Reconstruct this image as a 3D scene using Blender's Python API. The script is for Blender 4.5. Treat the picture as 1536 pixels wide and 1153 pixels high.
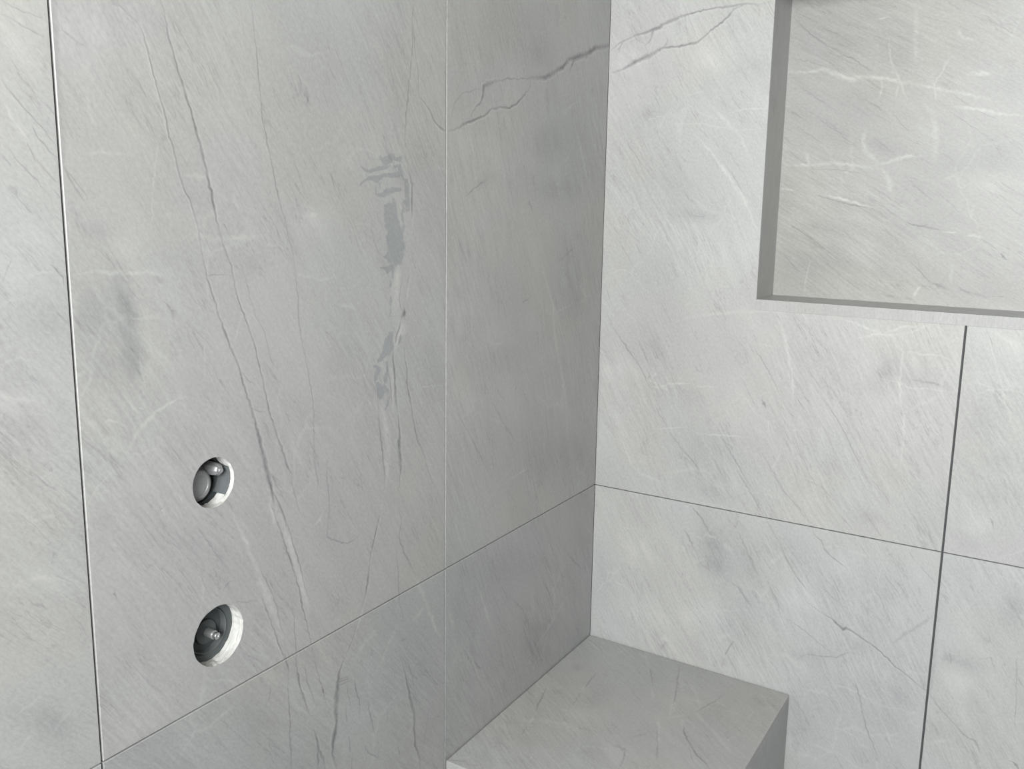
import bpy, math, random
import numpy as np
from mathutils import Vector, Matrix
from mathutils.geometry import delaunay_2d_cdt

for o in list(bpy.data.objects):
    bpy.data.objects.remove(o, do_unlink=True)
scene = bpy.context.scene
COL = scene.collection

# ------------------------------------------------------------------ camera
# Corner of the two tiled walls is the world z axis; the left wall is x = 0
# (running towards -y), the back wall is y = 0 (running towards +x), floor z = 0.
ZJ = 0.785                                   # height of the horizontal tile joint
cam = bpy.data.cameras.new('camera')
cam_ob = bpy.data.objects.new('camera', cam)
COL.objects.link(cam_ob)
cam.sensor_fit = 'HORIZONTAL'
cam.sensor_width = 36.0
cam.lens = 1360.75 * 36.0 / 1536.0
cam.shift_x = 6.40 / 1536.0
cam.shift_y = -31.43 / 1536.0
cam.clip_start = 0.02
yaw, pitch, roll = math.radians(31.816), math.radians(10.171), math.radians(0.865)
fwd = Vector((-math.sin(yaw) * math.cos(pitch), math.cos(yaw) * math.cos(pitch), -math.sin(pitch)))
rgt = Vector((math.cos(yaw), math.sin(yaw), 0))
upv = rgt.cross(fwd)
r2 = rgt * math.cos(roll) + upv * math.sin(roll)
u2 = upv * math.cos(roll) - rgt * math.sin(roll)
cam_ob.matrix_world = Matrix(((r2.x, u2.x, -fwd.x, 0.7943), (r2.y, u2.y, -fwd.y, -1.6295),
                              (r2.z, u2.z, -fwd.z, 0.575 + ZJ), (0, 0, 0, 1)))
scene.camera = cam_ob

# ------------------------------------------------------------------ light
world = bpy.data.worlds.new('overcast_sky')
scene.world = world
world.use_nodes = True
bg = world.node_tree.nodes['Background']
bg.inputs['Color'].default_value = (0.985, 1.0, 0.985, 1)
bg.inputs['Strength'].default_value = 32.3
WIN = (0.45, 1.65, 1.15, 2.30)               # window opening in the wall facing the back wall: x0, x1, z0, z1
ROOM_X, ROOM_Y, ROOM_Z = 2.1, -2.6, 2.5
pl = bpy.data.lights.new('window_daylight', 'AREA')
pl.shape = 'RECTANGLE'
pl.size, pl.size_y = WIN[1] - WIN[0], WIN[3] - WIN[2]
pl.cycles.is_portal = True
pl_ob = bpy.data.objects.new('window_daylight', pl)
COL.objects.link(pl_ob)
pl_ob.location = ((WIN[0] + WIN[1]) / 2, ROOM_Y - 0.05, (WIN[2] + WIN[3]) / 2)
pl_ob.rotation_euler = (math.radians(90), 0, 0)      # shines towards +y, into the room
scene.view_settings.view_transform = 'Standard'
scene.view_settings.look = 'None'
scene.view_settings.gamma = 1.0
scene.view_settings.use_curve_mapping = False
scene.view_settings.exposure = 0.0

# ------------------------------------------------------------------ stone markings
# Veins and clouds of the stone, plus painted niche shade, in millimetres on each face: (face, kind, strength, [(u, v, width)...]).
# faces: L left wall (y, z above joint), B back wall (x, z above joint), N niche back, T bench top (x, y)
# kinds: D dark vein, W pale vein, P figured dark patch;  CLOUDS: (face, + dark / - pale, centre, two half-axes)
VEINS = [
('L','D',0.75,[(-1056,751,0.8),(-1037,738,0.9),(-1033,732,1),(-1029,718,1.1),(-1023,692,1.1),(-1013,661,1.2),(-1009,639,1.2),(-1003,618,1.2),(-995,589,1.2),(-987,573,1.2),(-980,551,1.2),(-974,529,1.2)]),
('L','D',0.8,[(-976,536,1.1),(-973,512,1.2),(-969,492,1.3),(-960,463,1.5),(-953,441,1.7),(-942,414,1.9),(-930,387,1.9),(-925,369,2),(-915,338,2.2),(-904,304,2.4),(-894,269,2.6),(-888,240,2.8)]),
('L','D',1,[(-907,308,1.8),(-902,290,2.6),(-897,273,4.1),(-894,256,4.7),(-890,242,4.3),(-886,228,3.4),(-884,216,2.2),(-882,206,1.4)]),
('L','D',0.9,[(-886,231,1.9),(-881,219,1.9),(-874,205,1.9),(-868,191,1.9),(-864,174,1.6)]),
('L','D',0.6,[(-886,247,1.4),(-880,236,1.4),(-875,226,1.4),(-868,219,1.5)]),
('L','W',0.8,[(-890,222,2.8),(-888,209,4.7),(-883,191,6.7),(-879,178,8.7)]),
('L','D',0.9,[(-1011,765,0.9),(-1006,753,1.1),(-1004,735,1.3),(-998,717,1.4),(-994,700,1.6),(-984,672,1.7),(-978,655,1.9),(-974,640,2.1),(-969,626,2.2),(-963,599,2.3),(-957,576,2),(-953,554,1.7),(-948,535,1.5),(-941,511,1.3)]),
('L','D',0.8,[(-950,535,1.3),(-943,521,1.2),(-936,503,1.1),(-927,463,1.2),(-915,434,1.3),(-903,402,1.4),(-895,369,1.5),(-889,339,1.6),(-880,307,1.6),(-863,262,1.6),(-856,246,1.6)]),
('L','D',0.8,[(-878,304,1.3),(-872,286,1.2),(-862,261,1.8),(-859,250,2.2),(-851,237,1.2)]),
('L','D',0.45,[(-854,234,1.2),(-850,218,1.2),(-845,201,1.2),(-841,188,1.7),(-836,180,2.2)]),
('L','D',0.4,[(-919,493,1),(-912,474,1),(-902,440,1.1),(-889,421,1.1),(-883,399,1.1),(-878,377,1.1)]),
('L','D',0.45,[(-970,492,1),(-944,490,1.1)]),
('L','D',0.4,[(-924,376,1),(-912,364,1.1)]),
('L','D',0.4,[(-911,333,1.1),(-898,326,1.1)]),
('L','D',0.55,[(-942,545,1.1),(-933,530,1.1)]),
('L','D',0.62,[(-892,787,1),(-890,759,1.1),(-889,745,1.1),(-887,728,1.2),(-885,703,1.3),(-882,665,1.3),(-873,627,1.4),(-866,597,1.4),(-860,572,1.4),(-849,541,1.3),(-841,509,1.3)]),
('L','D',0.5,[(-843,517,1.3),(-838,499,1.4),(-834,461,1.5),(-833,425,1.5),(-823,377,1.4),(-815,342,1.3),(-811,310,1.2),(-812,267,1.2),(-809,228,1.1),(-803,206,1)]),
('L','D',0.4,[(-814,268,1.4),(-813,250,1.4),(-811,233,1.4),(-807,218,1.4),(-807,209,1.5)]),
('L','D',0.4,[(-789,250,1.5),(-790,216,1.5),(-787,192,1.5),(-786,150,1.5)]),
('L','D',0.5,[(-786,180,1.3),(-791,143,1.4),(-793,138,1.6),(-774,126,1.7),(-754,116,1.6),(-733,119,1.5),(-722,122,1.4)]),
('L','D',0.85,[(-887,209,1.7),(-871,165,1.7),(-857,124,1.7),(-844,82,1.6),(-839,54,1.6),(-833,36,1.5),(-824,-7,1.5)]),
('L','D',0.7,[(-875,205,1.3),(-861,174,1.4),(-850,140,1.4),(-841,109,1.4),(-834,81,1.5),(-826,62,1.5)]),
('L','W',0.9,[(-881,207,6.7),(-867,173,8.4),(-854,138,9.6),(-842,100,9.8),(-834,68,8.3),(-829,41,4.2)]),
('L','W',0.85,[(-951,224,2.6),(-940,198,3.2),(-930,178,4.1),(-921,154,5.3),(-914,137,7),(-904,110,8.9),(-894,85,10.9),(-883,59,9.3),(-875,31,5)]),
('L','D',0.75,[(-906,94,1.4),(-898,71,1.5),(-888,42,1.5),(-879,17,1.5),(-873,-2,1.5)]),
('L','D',0.55,[(-910,139,1.2),(-897,110,1.2),(-884,78,1.3),(-876,41,1.3)]),
('L','D',0.5,[(-950,228,1.1),(-946,218,1.1)]),
('L','D',0.8,[(-874,9,1.5),(-870,-6,2.2),(-867,-18,1.5)]),
('L','D',0.7,[(-868,-19,0.8),(-869,-45,1),(-867,-81,1.2),(-867,-95,1.8),(-869,-109,2.3),(-867,-136,2),(-867,-156,1.7)]),
('L','D',0.85,[(-854,-11,1.2),(-850,-32,2.3),(-847,-52,1.3),(-842,-67,2.3),(-837,-83,1.6),(-831,-98,1.1)]),
('L','D',0.9,[(-824,-124,1.3),(-819,-141,2.5),(-817,-154,2.6),(-807,-180,2.2),(-806,-189,2)]),
('L','D',0.8,[(-818,-153,1.7),(-818,-173,2.9),(-819,-180,1.3)]),
('L','D',0.5,[(-838,-23,1.2),(-836,-45,1.2),(-829,-64,1.2),(-821,-87,1.2)]),
('L','D',0.5,[(-822,-18,1.2),(-816,-43,1.2),(-807,-70,1.2),(-804,-84,1.2),(-798,-102,1.2)]),
('L','D',1,[(-807,-70,1.7),(-806,-75,3.3),(-806,-78,1.1)]),
('L','D',0.6,[(-899,-34,1.3),(-901,-41,1.3)]),
('L','D',0.55,[(-859,71,1.2),(-855,45,1.2),(-853,6,1.2),(-852,-27,1.3)]),
('L','D',0.6,[(-604,839,1.5),(-607,810,1.7),(-606,782,1.9),(-611,752,2),(-615,726,1.9),(-620,699,1.7),(-624,663,1.6),(-622,634,1.4)]),
('L','D',0.5,[(-605,805,1.3),(-601,774,1.4),(-595,751,1.4),(-593,719,1.4)]),
('L','D',0.4,[(-631,781,1.2),(-617,757,1.2),(-611,744,1.2)]),
('L','D',0.75,[(-590,713,1.4),(-579,707,1.5),(-567,698,1.8),(-557,685,2.6),(-543,677,2.5),(-529,673,1.9)]),
('L','D',0.8,[(-619,620,1.2),(-613,607,1.9),(-609,594,2.6),(-609,579,3.3),(-609,565,3.1),(-609,551,2.4)]),
('L','W',0.5,[(-607,588,3.5),(-606,575,3.5),(-607,560,3.5),(-607,538,3.6)]),
('L','P',0.75,[(-714,615,2.1),(-707,611,5.3),(-690,612,5.4),(-674,615,6.5),(-656,619,3.3)]),
('L','P',0.8,[(-675,627,4.3),(-669,624,13.1),(-656,628,13.3)]),
('L','P',0.8,[(-649,630,5.6),(-634,628,9.1)]),
('L','P',0.8,[(-718,592,2.1),(-710,597,3.7),(-698,602,6.4),(-690,601,8.9),(-682,599,9.8)]),
('L','P',0.75,[(-683,601,9.7),(-674,605,7.7),(-656,606,7.8),(-632,609,8)]),
('L','P',0.75,[(-646,618,3.4),(-637,619,7.9),(-634,612,9.1),(-629,604,6.9)]),
('L','P',0.7,[(-687,590,2.2),(-686,582,3.3),(-681,578,3.3)]),
('L','P',0.75,[(-681,580,4.4),(-663,584,11.1),(-651,587,10.1),(-634,588,4.6)]),
('L','P',0.7,[(-622,602,10.4),(-621,586,11.6),(-620,573,12.8),(-619,560,10.5)]),
('L','P',0.85,[(-670,566,3.3),(-658,563,17.9),(-657,555,29.2),(-656,545,27.1),(-652,536,27.2)]),
('L','P',0.6,[(-629,570,6.9),(-631,554,6.9),(-628,533,5.8)]),
('L','P',0.8,[(-648,568,9.1),(-643,539,11.4)]),
('L','P',0.85,[(-648,531,34.2),(-643,522,29.8),(-640,514,25.4),(-635,505,18.6)]),
('L','P',0.85,[(-662,527,9),(-654,514,20.5),(-649,506,25.2),(-637,497,16.3)]),
('L','P',0.8,[(-669,497,4.5),(-661,500,11.3),(-651,492,22.9),(-635,493,14)]),
('L','P',0.8,[(-672,483,4.5),(-664,479,10.2),(-652,485,9.2),(-653,468,3.5)]),
('L','P',0.7,[(-658,465,2.3),(-657,459,5.7),(-658,455,2.3)]),
('L','P',0.7,[(-657,442,3.5),(-657,436,8.1),(-658,432,3.5)]),
('L','P',0.6,[(-657,428,2.3),(-658,420,3.5),(-660,415,2.3)]),
('L','P',0.9,[(-657,389,5.8),(-662,381,18.6),(-664,374,20.9),(-662,367,14)]),
('L','P',0.85,[(-667,368,11.6),(-676,362,11.5),(-686,357,4.6)]),
('L','P',0.8,[(-694,351,3.4),(-684,346,10.3),(-688,339,9.1),(-691,332,6.8)]),
('L','P',0.85,[(-666,350,4.7),(-666,341,5.8)]),
('L','P',0.7,[(-669,336,8.1),(-670,326,8.2)]),
('L','P',0.8,[(-688,327,4.6),(-681,317,13.8),(-680,311,16.2),(-682,305,4.6)]),
('L','P',0.7,[(-673,319,5.8),(-665,310,8.2)]),
('L','P',0.6,[(-663,303,5.9),(-665,294,7.1),(-670,287,4.7)]),
('L','W',0.9,[(-640,482,7),(-644,465,13.9),(-644,452,16.3),(-644,436,16.3),(-643,414,14.1)]),
('L','W',0.6,[(-614,480,2.4),(-614,467,3.6),(-618,454,3.6),(-622,434,3.6)]),
('L','D',0.55,[(-631,468,1.4),(-636,449,1.4),(-639,438,1.4),(-636,425,1.4),(-631,420,1.4)]),
('L','D',0.45,[(-615,472,1.3),(-620,459,1.3)]),
('L','D',0.9,[(-628,420,2.4),(-631,414,4.8),(-634,412,1.2)]),
('L','D',0.9,[(-626,419,2.4),(-627,414,3.6),(-628,412,1.2)]),
('L','W',1,[(-636,408,14.2),(-634,395,13.1),(-641,386,10.7),(-645,377,8.3),(-650,365,7.1)]),
('L','W',0.7,[(-659,342,5.9),(-654,333,7.1),(-654,322,7.1),(-655,299,5.9),(-653,282,6)]),
('L','D',0.8,[(-636,407,1.8),(-640,395,2),(-645,388,2),(-648,376,1.8)]),
('L','D',0.9,[(-636,387,1.2),(-637,382,4.8),(-640,376,2.4)]),
('L','D',0.85,[(-652,373,1.4),(-654,358,1.9),(-651,341,2.4),(-650,328,2.7),(-649,314,3.1),(-648,298,2.6),(-646,281,2.2)]),
('L','D',0.75,[(-628,367,1.2),(-627,351,1.7),(-622,335,2.2),(-623,317,2.3),(-618,298,2.1),(-612,278,1.9)]),
('L','D',0.6,[(-668,350,1.5),(-666,341,1.5),(-661,327,1.5),(-658,311,1.5),(-658,291,1.5)]),
('L','D',0.5,[(-695,350,1.4),(-692,328,1.4),(-687,309,1.4),(-685,295,1.4)]),
('L','D',0.7,[(-687,299,1.5),(-683,260,1.8),(-678,221,2),(-674,194,2),(-675,171,1.4)]),
('L','D',0.75,[(-645,282,1.9),(-640,245,2.4),(-641,225,4.9),(-637,205,3.1),(-641,166,1.5)]),
('L','P',0.6,[(-644,236,4.9),(-641,212,7.4),(-639,189,3.7)]),
('L','D',0.65,[(-619,306,1.5),(-610,265,2),(-602,237,2.1),(-595,220,1.7),(-581,195,1.5),(-562,152,1.3)]),
('L','W',0.7,[(-678,291,5.8),(-668,257,10.7),(-666,225,9.6),(-672,174,6)]),
('L','D',0.5,[(-669,254,1.3),(-661,233,1.3)]),
('L','W',0.8,[(-679,156,3),(-683,137,2.4),(-691,112,2.4)]),
('L','D',0.85,[(-682,143,1.4),(-696,110,3.1),(-706,86,1.8),(-712,53,3.1),(-717,31,1.8),(-728,7,1.6)]),
('L','W',0.6,[(-686,127,3.6),(-704,88,3.6),(-715,37,3.6),(-728,0,3.5),(-743,-25,3.5),(-760,-49,3.5)]),
('L','D',0.6,[(-734,-4,1.4),(-746,-27,1.4),(-760,-42,1.4)]),
('L','D',1,[(-764,-47,1.7),(-775,-65,3.9),(-778,-81,5.8),(-780,-96,6.1),(-783,-118,4.5),(-781,-132,4.1),(-785,-148,5.2),(-789,-160,4.7),(-791,-174,3.1),(-783,-202,2.1)]),
('L','W',0.8,[(-764,-49,2.3),(-773,-68,3.4)]),
('L','D',0.55,[(-773,-73,1.5),(-764,-76,1.5),(-756,-77,1.5)]),
('L','D',0.55,[(-773,-77,1.5),(-764,-79,1.5),(-756,-81,1.5)]),
('L','D',0.55,[(-773,-82,1.5),(-764,-83,1.5),(-756,-84,1.5)]),
('L','D',0.55,[(-644,132,1.4),(-637,113,1.7),(-642,96,2.1),(-641,81,2.1),(-623,50,1.9),(-603,14,1.7)]),
('L','W',0.6,[(-603,14,5.3),(-574,-43,5.5),(-556,-85,5.6),(-537,-116,5.7)]),
('L','D',0.55,[(-649,72,1.5),(-645,29,1.5),(-644,-8,1.5),(-632,-46,1.6)]),
('L','W',0.5,[(-586,-42,6.8),(-609,-55,6.7)]),
('L','D',0.5,[(-638,-74,1.6),(-631,-76,1.6)]),
('L','D',0.85,[(-638,-108,1.6),(-629,-138,1.9),(-623,-158,2.7),(-616,-184,4.1),(-608,-210,4.1),(-609,-230,3.7),(-607,-249,2.8),(-607,-262,3.2),(-596,-289,3.2),(-594,-311,2.6)]),
('L','D',0.5,[(-626,-109,1.6),(-616,-137,1.6),(-609,-161,1.6)]),
('L','D',0.65,[(-744,-82,1.2),(-742,-101,1.7),(-734,-126,1.7),(-734,-154,1.2)]),
('L','D',0.6,[(-716,-137,1.5),(-713,-153,1.8),(-709,-167,1.7),(-701,-197,1.3)]),
('L','D',0.45,[(-731,-189,1.3),(-717,-215,1.4),(-694,-236,1.4),(-694,-215,1.4)]),
('L','D',0.5,[(-759,-89,1.3),(-753,-121,1.3)]),
('L','D',0.5,[(-762,-126,1.3),(-761,-143,1.3)]),
('L','D',0.55,[(-757,-171,1.7),(-755,-194,1.7)]),
('L','D',0.55,[(-650,-241,1.9),(-643,-261,1.9)]),
('L','D',0.5,[(-673,-169,1.4),(-673,-188,1.4),(-677,-191,1.4)]),
('L','D',0.5,[(-751,-204,1.6),(-752,-221,1.6)]),
('L','D',0.35,[(-570,-212,1.6),(-577,-247,1.6),(-584,-275,1.6)]),
('L','W',0.85,[(-1003,365,1.6),(-1022,360,2.8),(-1042,354,3.9),(-1056,343,4.5),(-1067,334,4.1),(-1077,318,2.9)]),
('L','W',0.35,[(-1081,318,2.2),(-1061,312,2.2),(-1039,317,2.3)]),
('L','W',0.6,[(-922,450,2.6),(-927,430,2.6),(-934,413,2.6)]),
('L','W',0.5,[(-1022,624,1.1),(-1029,592,1.1),(-1032,570,1.1),(-1035,542,1.1)]),
('L','W',0.45,[(-976,416,1.6),(-978,380,1.6)]),
('L','W',0.4,[(-1038,419,3),(-1020,400,3.1)]),
('L','W',0.5,[(-1057,413,1.5),(-1053,382,1.5)]),
('L','W',0.45,[(-987,470,1.6),(-977,450,1.6)]),
('L','W',0.5,[(-1125,366,4),(-1109,349,6.9),(-1093,328,9.9),(-1081,312,7.3)]),
('L','W',0.5,[(-1101,300,2.1),(-1117,286,2.1),(-1126,274,2.1)]),
('L','W',0.8,[(-1101,353,1.4),(-1097,356,4.2),(-1084,350,1.4)]),
('L','W',0.6,[(-1076,376,2.1),(-1070,366,2.2),(-1063,357,2.2)]),
('L','W',0.6,[(-1123,500,3.2),(-1097,503,3.3),(-1069,498,3.5),(-1043,500,3.6),(-1017,489,3.8)]),
('L','W',0.45,[(-1103,613,2.6),(-1080,614,2.7),(-1051,613,2.8)]),
('L','W',0.5,[(-994,598,4.5),(-972,594,4.6),(-957,594,4.7)]),
('L','W',0.5,[(-841,559,4.6),(-819,552,4.7),(-792,556,4.9)]),
('L','W',0.5,[(-981,534,4.7),(-958,528,4.8),(-920,530,5),(-881,531,5.3)]),
('L','W',0.45,[(-1097,663,3.2),(-1096,651,3.2),(-1093,643,3.2)]),
('L','W',0.5,[(-1036,746,2),(-1033,734,2.1),(-1024,713,2.1)]),
('L','W',0.5,[(-881,521,2.2),(-850,517,2.3)]),
('L','W',0.55,[(-833,484,2.8),(-795,474,3),(-771,477,3)]),
('L','W',0.5,[(-592,305,2.5),(-537,298,2.7)]),
('L','W',0.4,[(-592,315,2.5),(-589,278,2.5)]),
('L','W',0.4,[(-855,291,4.8),(-848,269,4.9),(-826,236,5)]),
('L','W',0.35,[(-836,295,5.9),(-784,282,6.3),(-764,265,6.4)]),
('L','W',0.5,[(-759,441,4.1),(-730,435,4.3)]),
('L','W',0.45,[(-1018,193,2.4),(-1004,169,2.5),(-993,146,2.6)]),
('L','D',0.35,[(-1033,211,1),(-1013,186,1),(-1001,165,1)]),
('L','D',0.35,[(-998,216,1),(-962,157,1.1)]),
('L','W',0.45,[(-1083,101,2.3),(-1056,72,2.4)]),
('L','W',0.4,[(-993,143,3.4),(-993,135,3.4)]),
('L','D',0.4,[(-964,129,1),(-955,135,1)]),
('L','D',0.35,[(-948,106,1),(-916,96,1)]),
('L','W',0.8,[(-812,161,3.1),(-804,166,3.2),(-803,162,3.2)]),
('L','W',0.8,[(-810,162,3.1),(-802,169,3.2)]),
('L','W',0.45,[(-961,-22,4.6),(-992,-30,4.4),(-1015,-26,4.3)]),
('L','D',0.3,[(-979,-25,1.4),(-932,-90,1.5)]),
('L','W',0.45,[(-696,-34,7.3),(-716,-40,7.2),(-741,-57,7.1)]),
('L','W',0.4,[(-654,-52,6.4),(-692,-94,6.2)]),
('L','D',0.85,[(-1020,463,1.1),(-1018,460,2.3),(-1017,458,0.8)]),
('L','D',0.9,[(-809,692,1.8),(-809,690,2.8),(-809,688,1.8)]),
('L','W',1,[(-1059,361,0.7),(-1058,360,2.9),(-1057,360,0.7)]),
('L','W',1,[(-1017,254,0.8),(-1016,253,2.4),(-1016,252,0.8)]),
('L','W',1,[(-1041,247,0.8),(-1040,246,2.3),(-1039,245,0.8)]),
('L','D',0.8,[(-810,692,0.9),(-809,690,2.3),(-808,688,0.9)]),
('L','D',0.5,[(-771,604,1),(-770,600,2),(-769,596,1)]),
('L','D',0.5,[(-1172,736,0.8),(-1162,732,1),(-1152,729,0.9),(-1135,727,0.7)]),
('L','D',0.35,[(-1169,724,0.7),(-1153,717,0.7),(-1134,710,0.7)]),
('L','D',0.55,[(-1176,671,1.1),(-1168,660,1.1),(-1159,649,1),(-1147,637,1),(-1131,618,1)]),
('L','W',0.6,[(-1177,654,1.7),(-1168,637,2.5),(-1159,624,2.5),(-1154,608,1.8)]),
('L','W',0.6,[(-1172,660,1.7),(-1155,646,1.8),(-1141,631,1.8),(-1131,620,1.8)]),
('L','D',0.5,[(-1152,635,0.9),(-1147,623,1),(-1138,613,1),(-1130,606,1)]),
('L','D',0.5,[(-1150,605,0.9),(-1142,595,0.9),(-1132,585,0.9)]),
('L','D',0.5,[(-1158,622,0.9),(-1152,605,0.9)]),
('L','D',0.45,[(-1174,613,0.9),(-1167,602,0.9),(-1155,590,1),(-1145,578,1)]),
('L','D',0.4,[(-1171,573,0.8),(-1162,561,0.8)]),
('L','D',0.45,[(-1179,605,0.9),(-1174,599,0.9)]),
('L','D',0.6,[(-1125,601,1.2),(-1120,589,1.5),(-1112,577,1.4),(-1105,566,0.8)]),
('L','D',0.5,[(-1124,598,1),(-1113,585,1),(-1103,573,1)]),
('L','D',0.35,[(-1117,720,0.8),(-1104,712,0.8)]),
('L','D',0.7,[(-1142,510,1.3),(-1136,502,1.4),(-1133,499,0.6)]),
('L','D',0.4,[(-1190,498,0.9),(-1186,506,0.9),(-1180,519,0.9)]),
('L','D',0.4,[(-1143,469,1.3),(-1131,455,1.3)]),
('L','P',0.35,[(-1187,445,2.4),(-1180,428,5.5),(-1169,412,7.4),(-1160,395,2.5)]),
('L','W',0.6,[(-1194,426,2.4),(-1179,431,2.4),(-1172,423,2.5),(-1167,411,2.5)]),
('L','W',0.6,[(-1200,399,4.2),(-1189,394,4.2),(-1170,389,4.4)]),
('L','W',0.5,[(-1168,501,3),(-1157,504,3.1),(-1142,506,3.1)]),
('L','W',0.4,[(-1130,404,3.3),(-1113,410,3.4)]),
('L','W',0.4,[(-1152,331,2),(-1141,334,2),(-1133,336,2)]),
('L','W',0.4,[(-1167,315,1.9),(-1153,319,2)]),
('L','P',0.35,[(-1180,355,5),(-1178,346,7.5),(-1178,336,5)]),
('L','P',0.3,[(-1198,379,3),(-1199,372,4.2)]),
('L','P',0.3,[(-1178,374,2.5),(-1177,364,3.7)]),
('L','D',0.3,[(-1197,352,1),(-1195,335,1),(-1188,314,1)]),
('L','P',0.35,[(-1168,253,5.2),(-1159,245,14.6),(-1160,235,9.3),(-1167,224,3.3)]),
('L','W',0.5,[(-1207,213,3.7),(-1196,222,3.8),(-1176,220,3.9),(-1158,211,4)]),
('L','W',0.4,[(-1182,277,2.5),(-1155,276,2.6)]),
('L','D',0.3,[(-1164,218,0.8),(-1148,205,0.8),(-1133,187,0.8)]),
('L','W',0.5,[(-1180,58,3.4),(-1169,67,3.4),(-1155,75,3.5)]),
('L','W',0.4,[(-1212,97,2.6),(-1197,99,2.6),(-1182,104,2.7)]),
('L','W',0.35,[(-1210,60,2.6),(-1199,68,2.6)]),
('L','D',0.6,[(-1134,248,0.7),(-1133,247,2.1),(-1132,246,0.7)]),
('L','D',0.7,[(-1103,176,0.7),(-1102,175,2.2),(-1101,173,0.7)]),
('L','D',0.85,[(-523,673,2),(-505,677,2.5),(-482,687,3),(-458,694,2.8),(-428,703,2.4),(-409,715,2.2),(-390,719,2.2),(-354,721,2.4),(-330,732,2.5),(-317,741,2.6),(-296,757,2.6),(-289,775,2.4)]),
('L','D',0.4,[(-517,687,1.4),(-512,702,1.4),(-506,716,1.4),(-488,730,1.4),(-459,738,1.4),(-435,742,1.5)]),
('L','D',0.8,[(-465,699,1.7),(-453,714,2),(-438,722,2.6),(-432,736,3.5),(-432,746,4.7),(-416,752,4.5),(-391,759,2.8)]),
('L','D',0.55,[(-391,759,2.8),(-359,766,2.1),(-332,768,1.8),(-289,775,1.8)]),
('L','D',1,[(-293,775,4.5),(-245,781,5.6),(-223,788,6.1),(-207,796,5.2),(-180,807,5.3),(-159,822,5.8),(-110,835,6.6),(-84,843,6.7),(-58,856,5.7),(-30,861,5.5),(2,869,5.6)]),
('L','D',0.75,[(-139,825,4.2),(-147,815,3.4),(-155,805,1.7)]),
('L','D',0.5,[(-207,795,2.4),(-199,788,2.4)]),
('L','W',0.5,[(-123,701,5.2),(-104,667,5.4),(-79,623,5.5),(-48,579,5.7)]),
('L','W',0.5,[(-239,462,5),(-213,417,5.7),(-195,387,6.4),(-189,337,7.1),(-154,249,6.7),(-133,181,6.3),(-125,122,5.7)]),
('L','D',0.65,[(-285,569,1.6),(-281,565,3.2),(-277,559,1.6)]),
('L','D',0.5,[(-478,580,2),(-457,592,2),(-426,604,2.1)]),
('L','D',0.4,[(-183,467,2.4),(-149,479,2.5),(-120,492,2.5)]),
('L','D',0.4,[(-305,405,2.5),(-279,410,2.6)]),
('L','D',0.4,[(-495,246,1.7),(-470,216,1.7),(-444,181,1.8),(-417,145,1.8),(-390,111,1.9)]),
('L','D',0.35,[(-399,251,1.8),(-357,200,1.9),(-312,155,2)]),
('L','D',0.35,[(-386,271,1.8),(-361,244,1.9)]),
('L','W',0.4,[(-340,98,3.3),(-272,103,3.4)]),
('L','W',0.4,[(-53,240,4),(-13,227,4.1)]),
('L','W',0.5,[(-435,-63,3.1),(-416,-100,5.3),(-397,-146,6),(-385,-172,4.9)]),
('L','W',0.4,[(-113,-128,5),(-159,-160,4.9),(-182,-181,4.8)]),
('L','W',0.35,[(-109,-204,5.1),(-174,-237,4.9),(-237,-264,4.7)]),
('L','D',0.6,[(-443,-195,1.9),(-429,-212,2.6),(-418,-220,3.2)]),
('L','D',0.35,[(-325,-126,2.2),(-283,-165,2.3),(-256,-218,2.4)]),
('L','D',0.45,[(-125,-100,2.6),(-94,-130,2.6),(-51,-167,2.7)]),
('L','W',0.35,[(-464,-164,4.6),(-436,-215,4.8),(-406,-269,4.9)]),
('L','W',0.35,[(-518,-76,4.4),(-499,-117,4.5)]),
('L','W',0.3,[(-511,-160,4.4),(-471,-182,4.6)]),
('B','D',0.85,[(3,858,1.6),(15,867,1.9),(29,874,2.2),(58,883,2.7),(84,889,3.5),(97,892,4.3),(123,902,3.9),(148,909,3.1),(169,913,2),(198,916,2),(214,917,2.2),(234,917,2.8),(262,919,2.7),(280,915,2.3)]),
('B','D',0.9,[(5,818,2),(28,822,3),(42,829,4),(58,836,5),(82,844,5.2),(108,856,3.4),(121,856,2.6),(151,857,2.8),(176,861,2.7),(192,873,2.3),(211,886,2.4),(231,901,2.7),(240,912,2.6),(262,919,2.3)]),
('B','D',0.75,[(97,892,4.3),(87,885,3.4),(85,875,2.5),(82,869,2),(73,862,1.5)]),
('B','D',0.8,[(35,825,2.6),(49,832,5.8),(56,843,2.5)]),
('B','D',0.6,[(238,912,1.7),(254,915,1.7)]),
('B','D',0.5,[(22,862,1.9),(29,874,1.9)]),
('B','D',0.6,[(110,856,2),(114,861,2)]),
('B','D',0.6,[(148,909,1.8),(150,903,1.8)]),
('B','W',0.8,[(169,711,1.9),(185,695,2.4),(198,681,4.1),(234,641,5.5),(265,602,6.4),(288,567,6.6),(304,528,3.6)]),
('B','D',0.4,[(238,647,1.3),(260,618,1.3),(282,586,1.3)]),
('B','W',0.6,[(205,751,3.6),(242,715,6),(263,695,5.9),(286,653,3.5)]),
('B','W',0.5,[(160,769,2),(195,777,1.9)]),
('B','W',0.6,[(241,735,2.4),(277,741,2.3),(310,740,2.3)]),
('B','W',0.45,[(132,720,2.5),(192,719,2.4),(226,710,2.4),(263,705,2.4),(306,706,2.3)]),
('B','W',0.5,[(80,726,2.1),(118,735,2)]),
('B','D',0.4,[(169,745,1.5),(181,725,1.5)]),
('B','D',0.45,[(28,722,1.6),(38,697,1.6),(72,651,1.6),(101,622,1.6)]),
('B','D',0.4,[(143,662,1.5),(158,630,1.5)]),
('B','D',0.4,[(167,593,1.5),(183,575,1.5)]),
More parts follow.
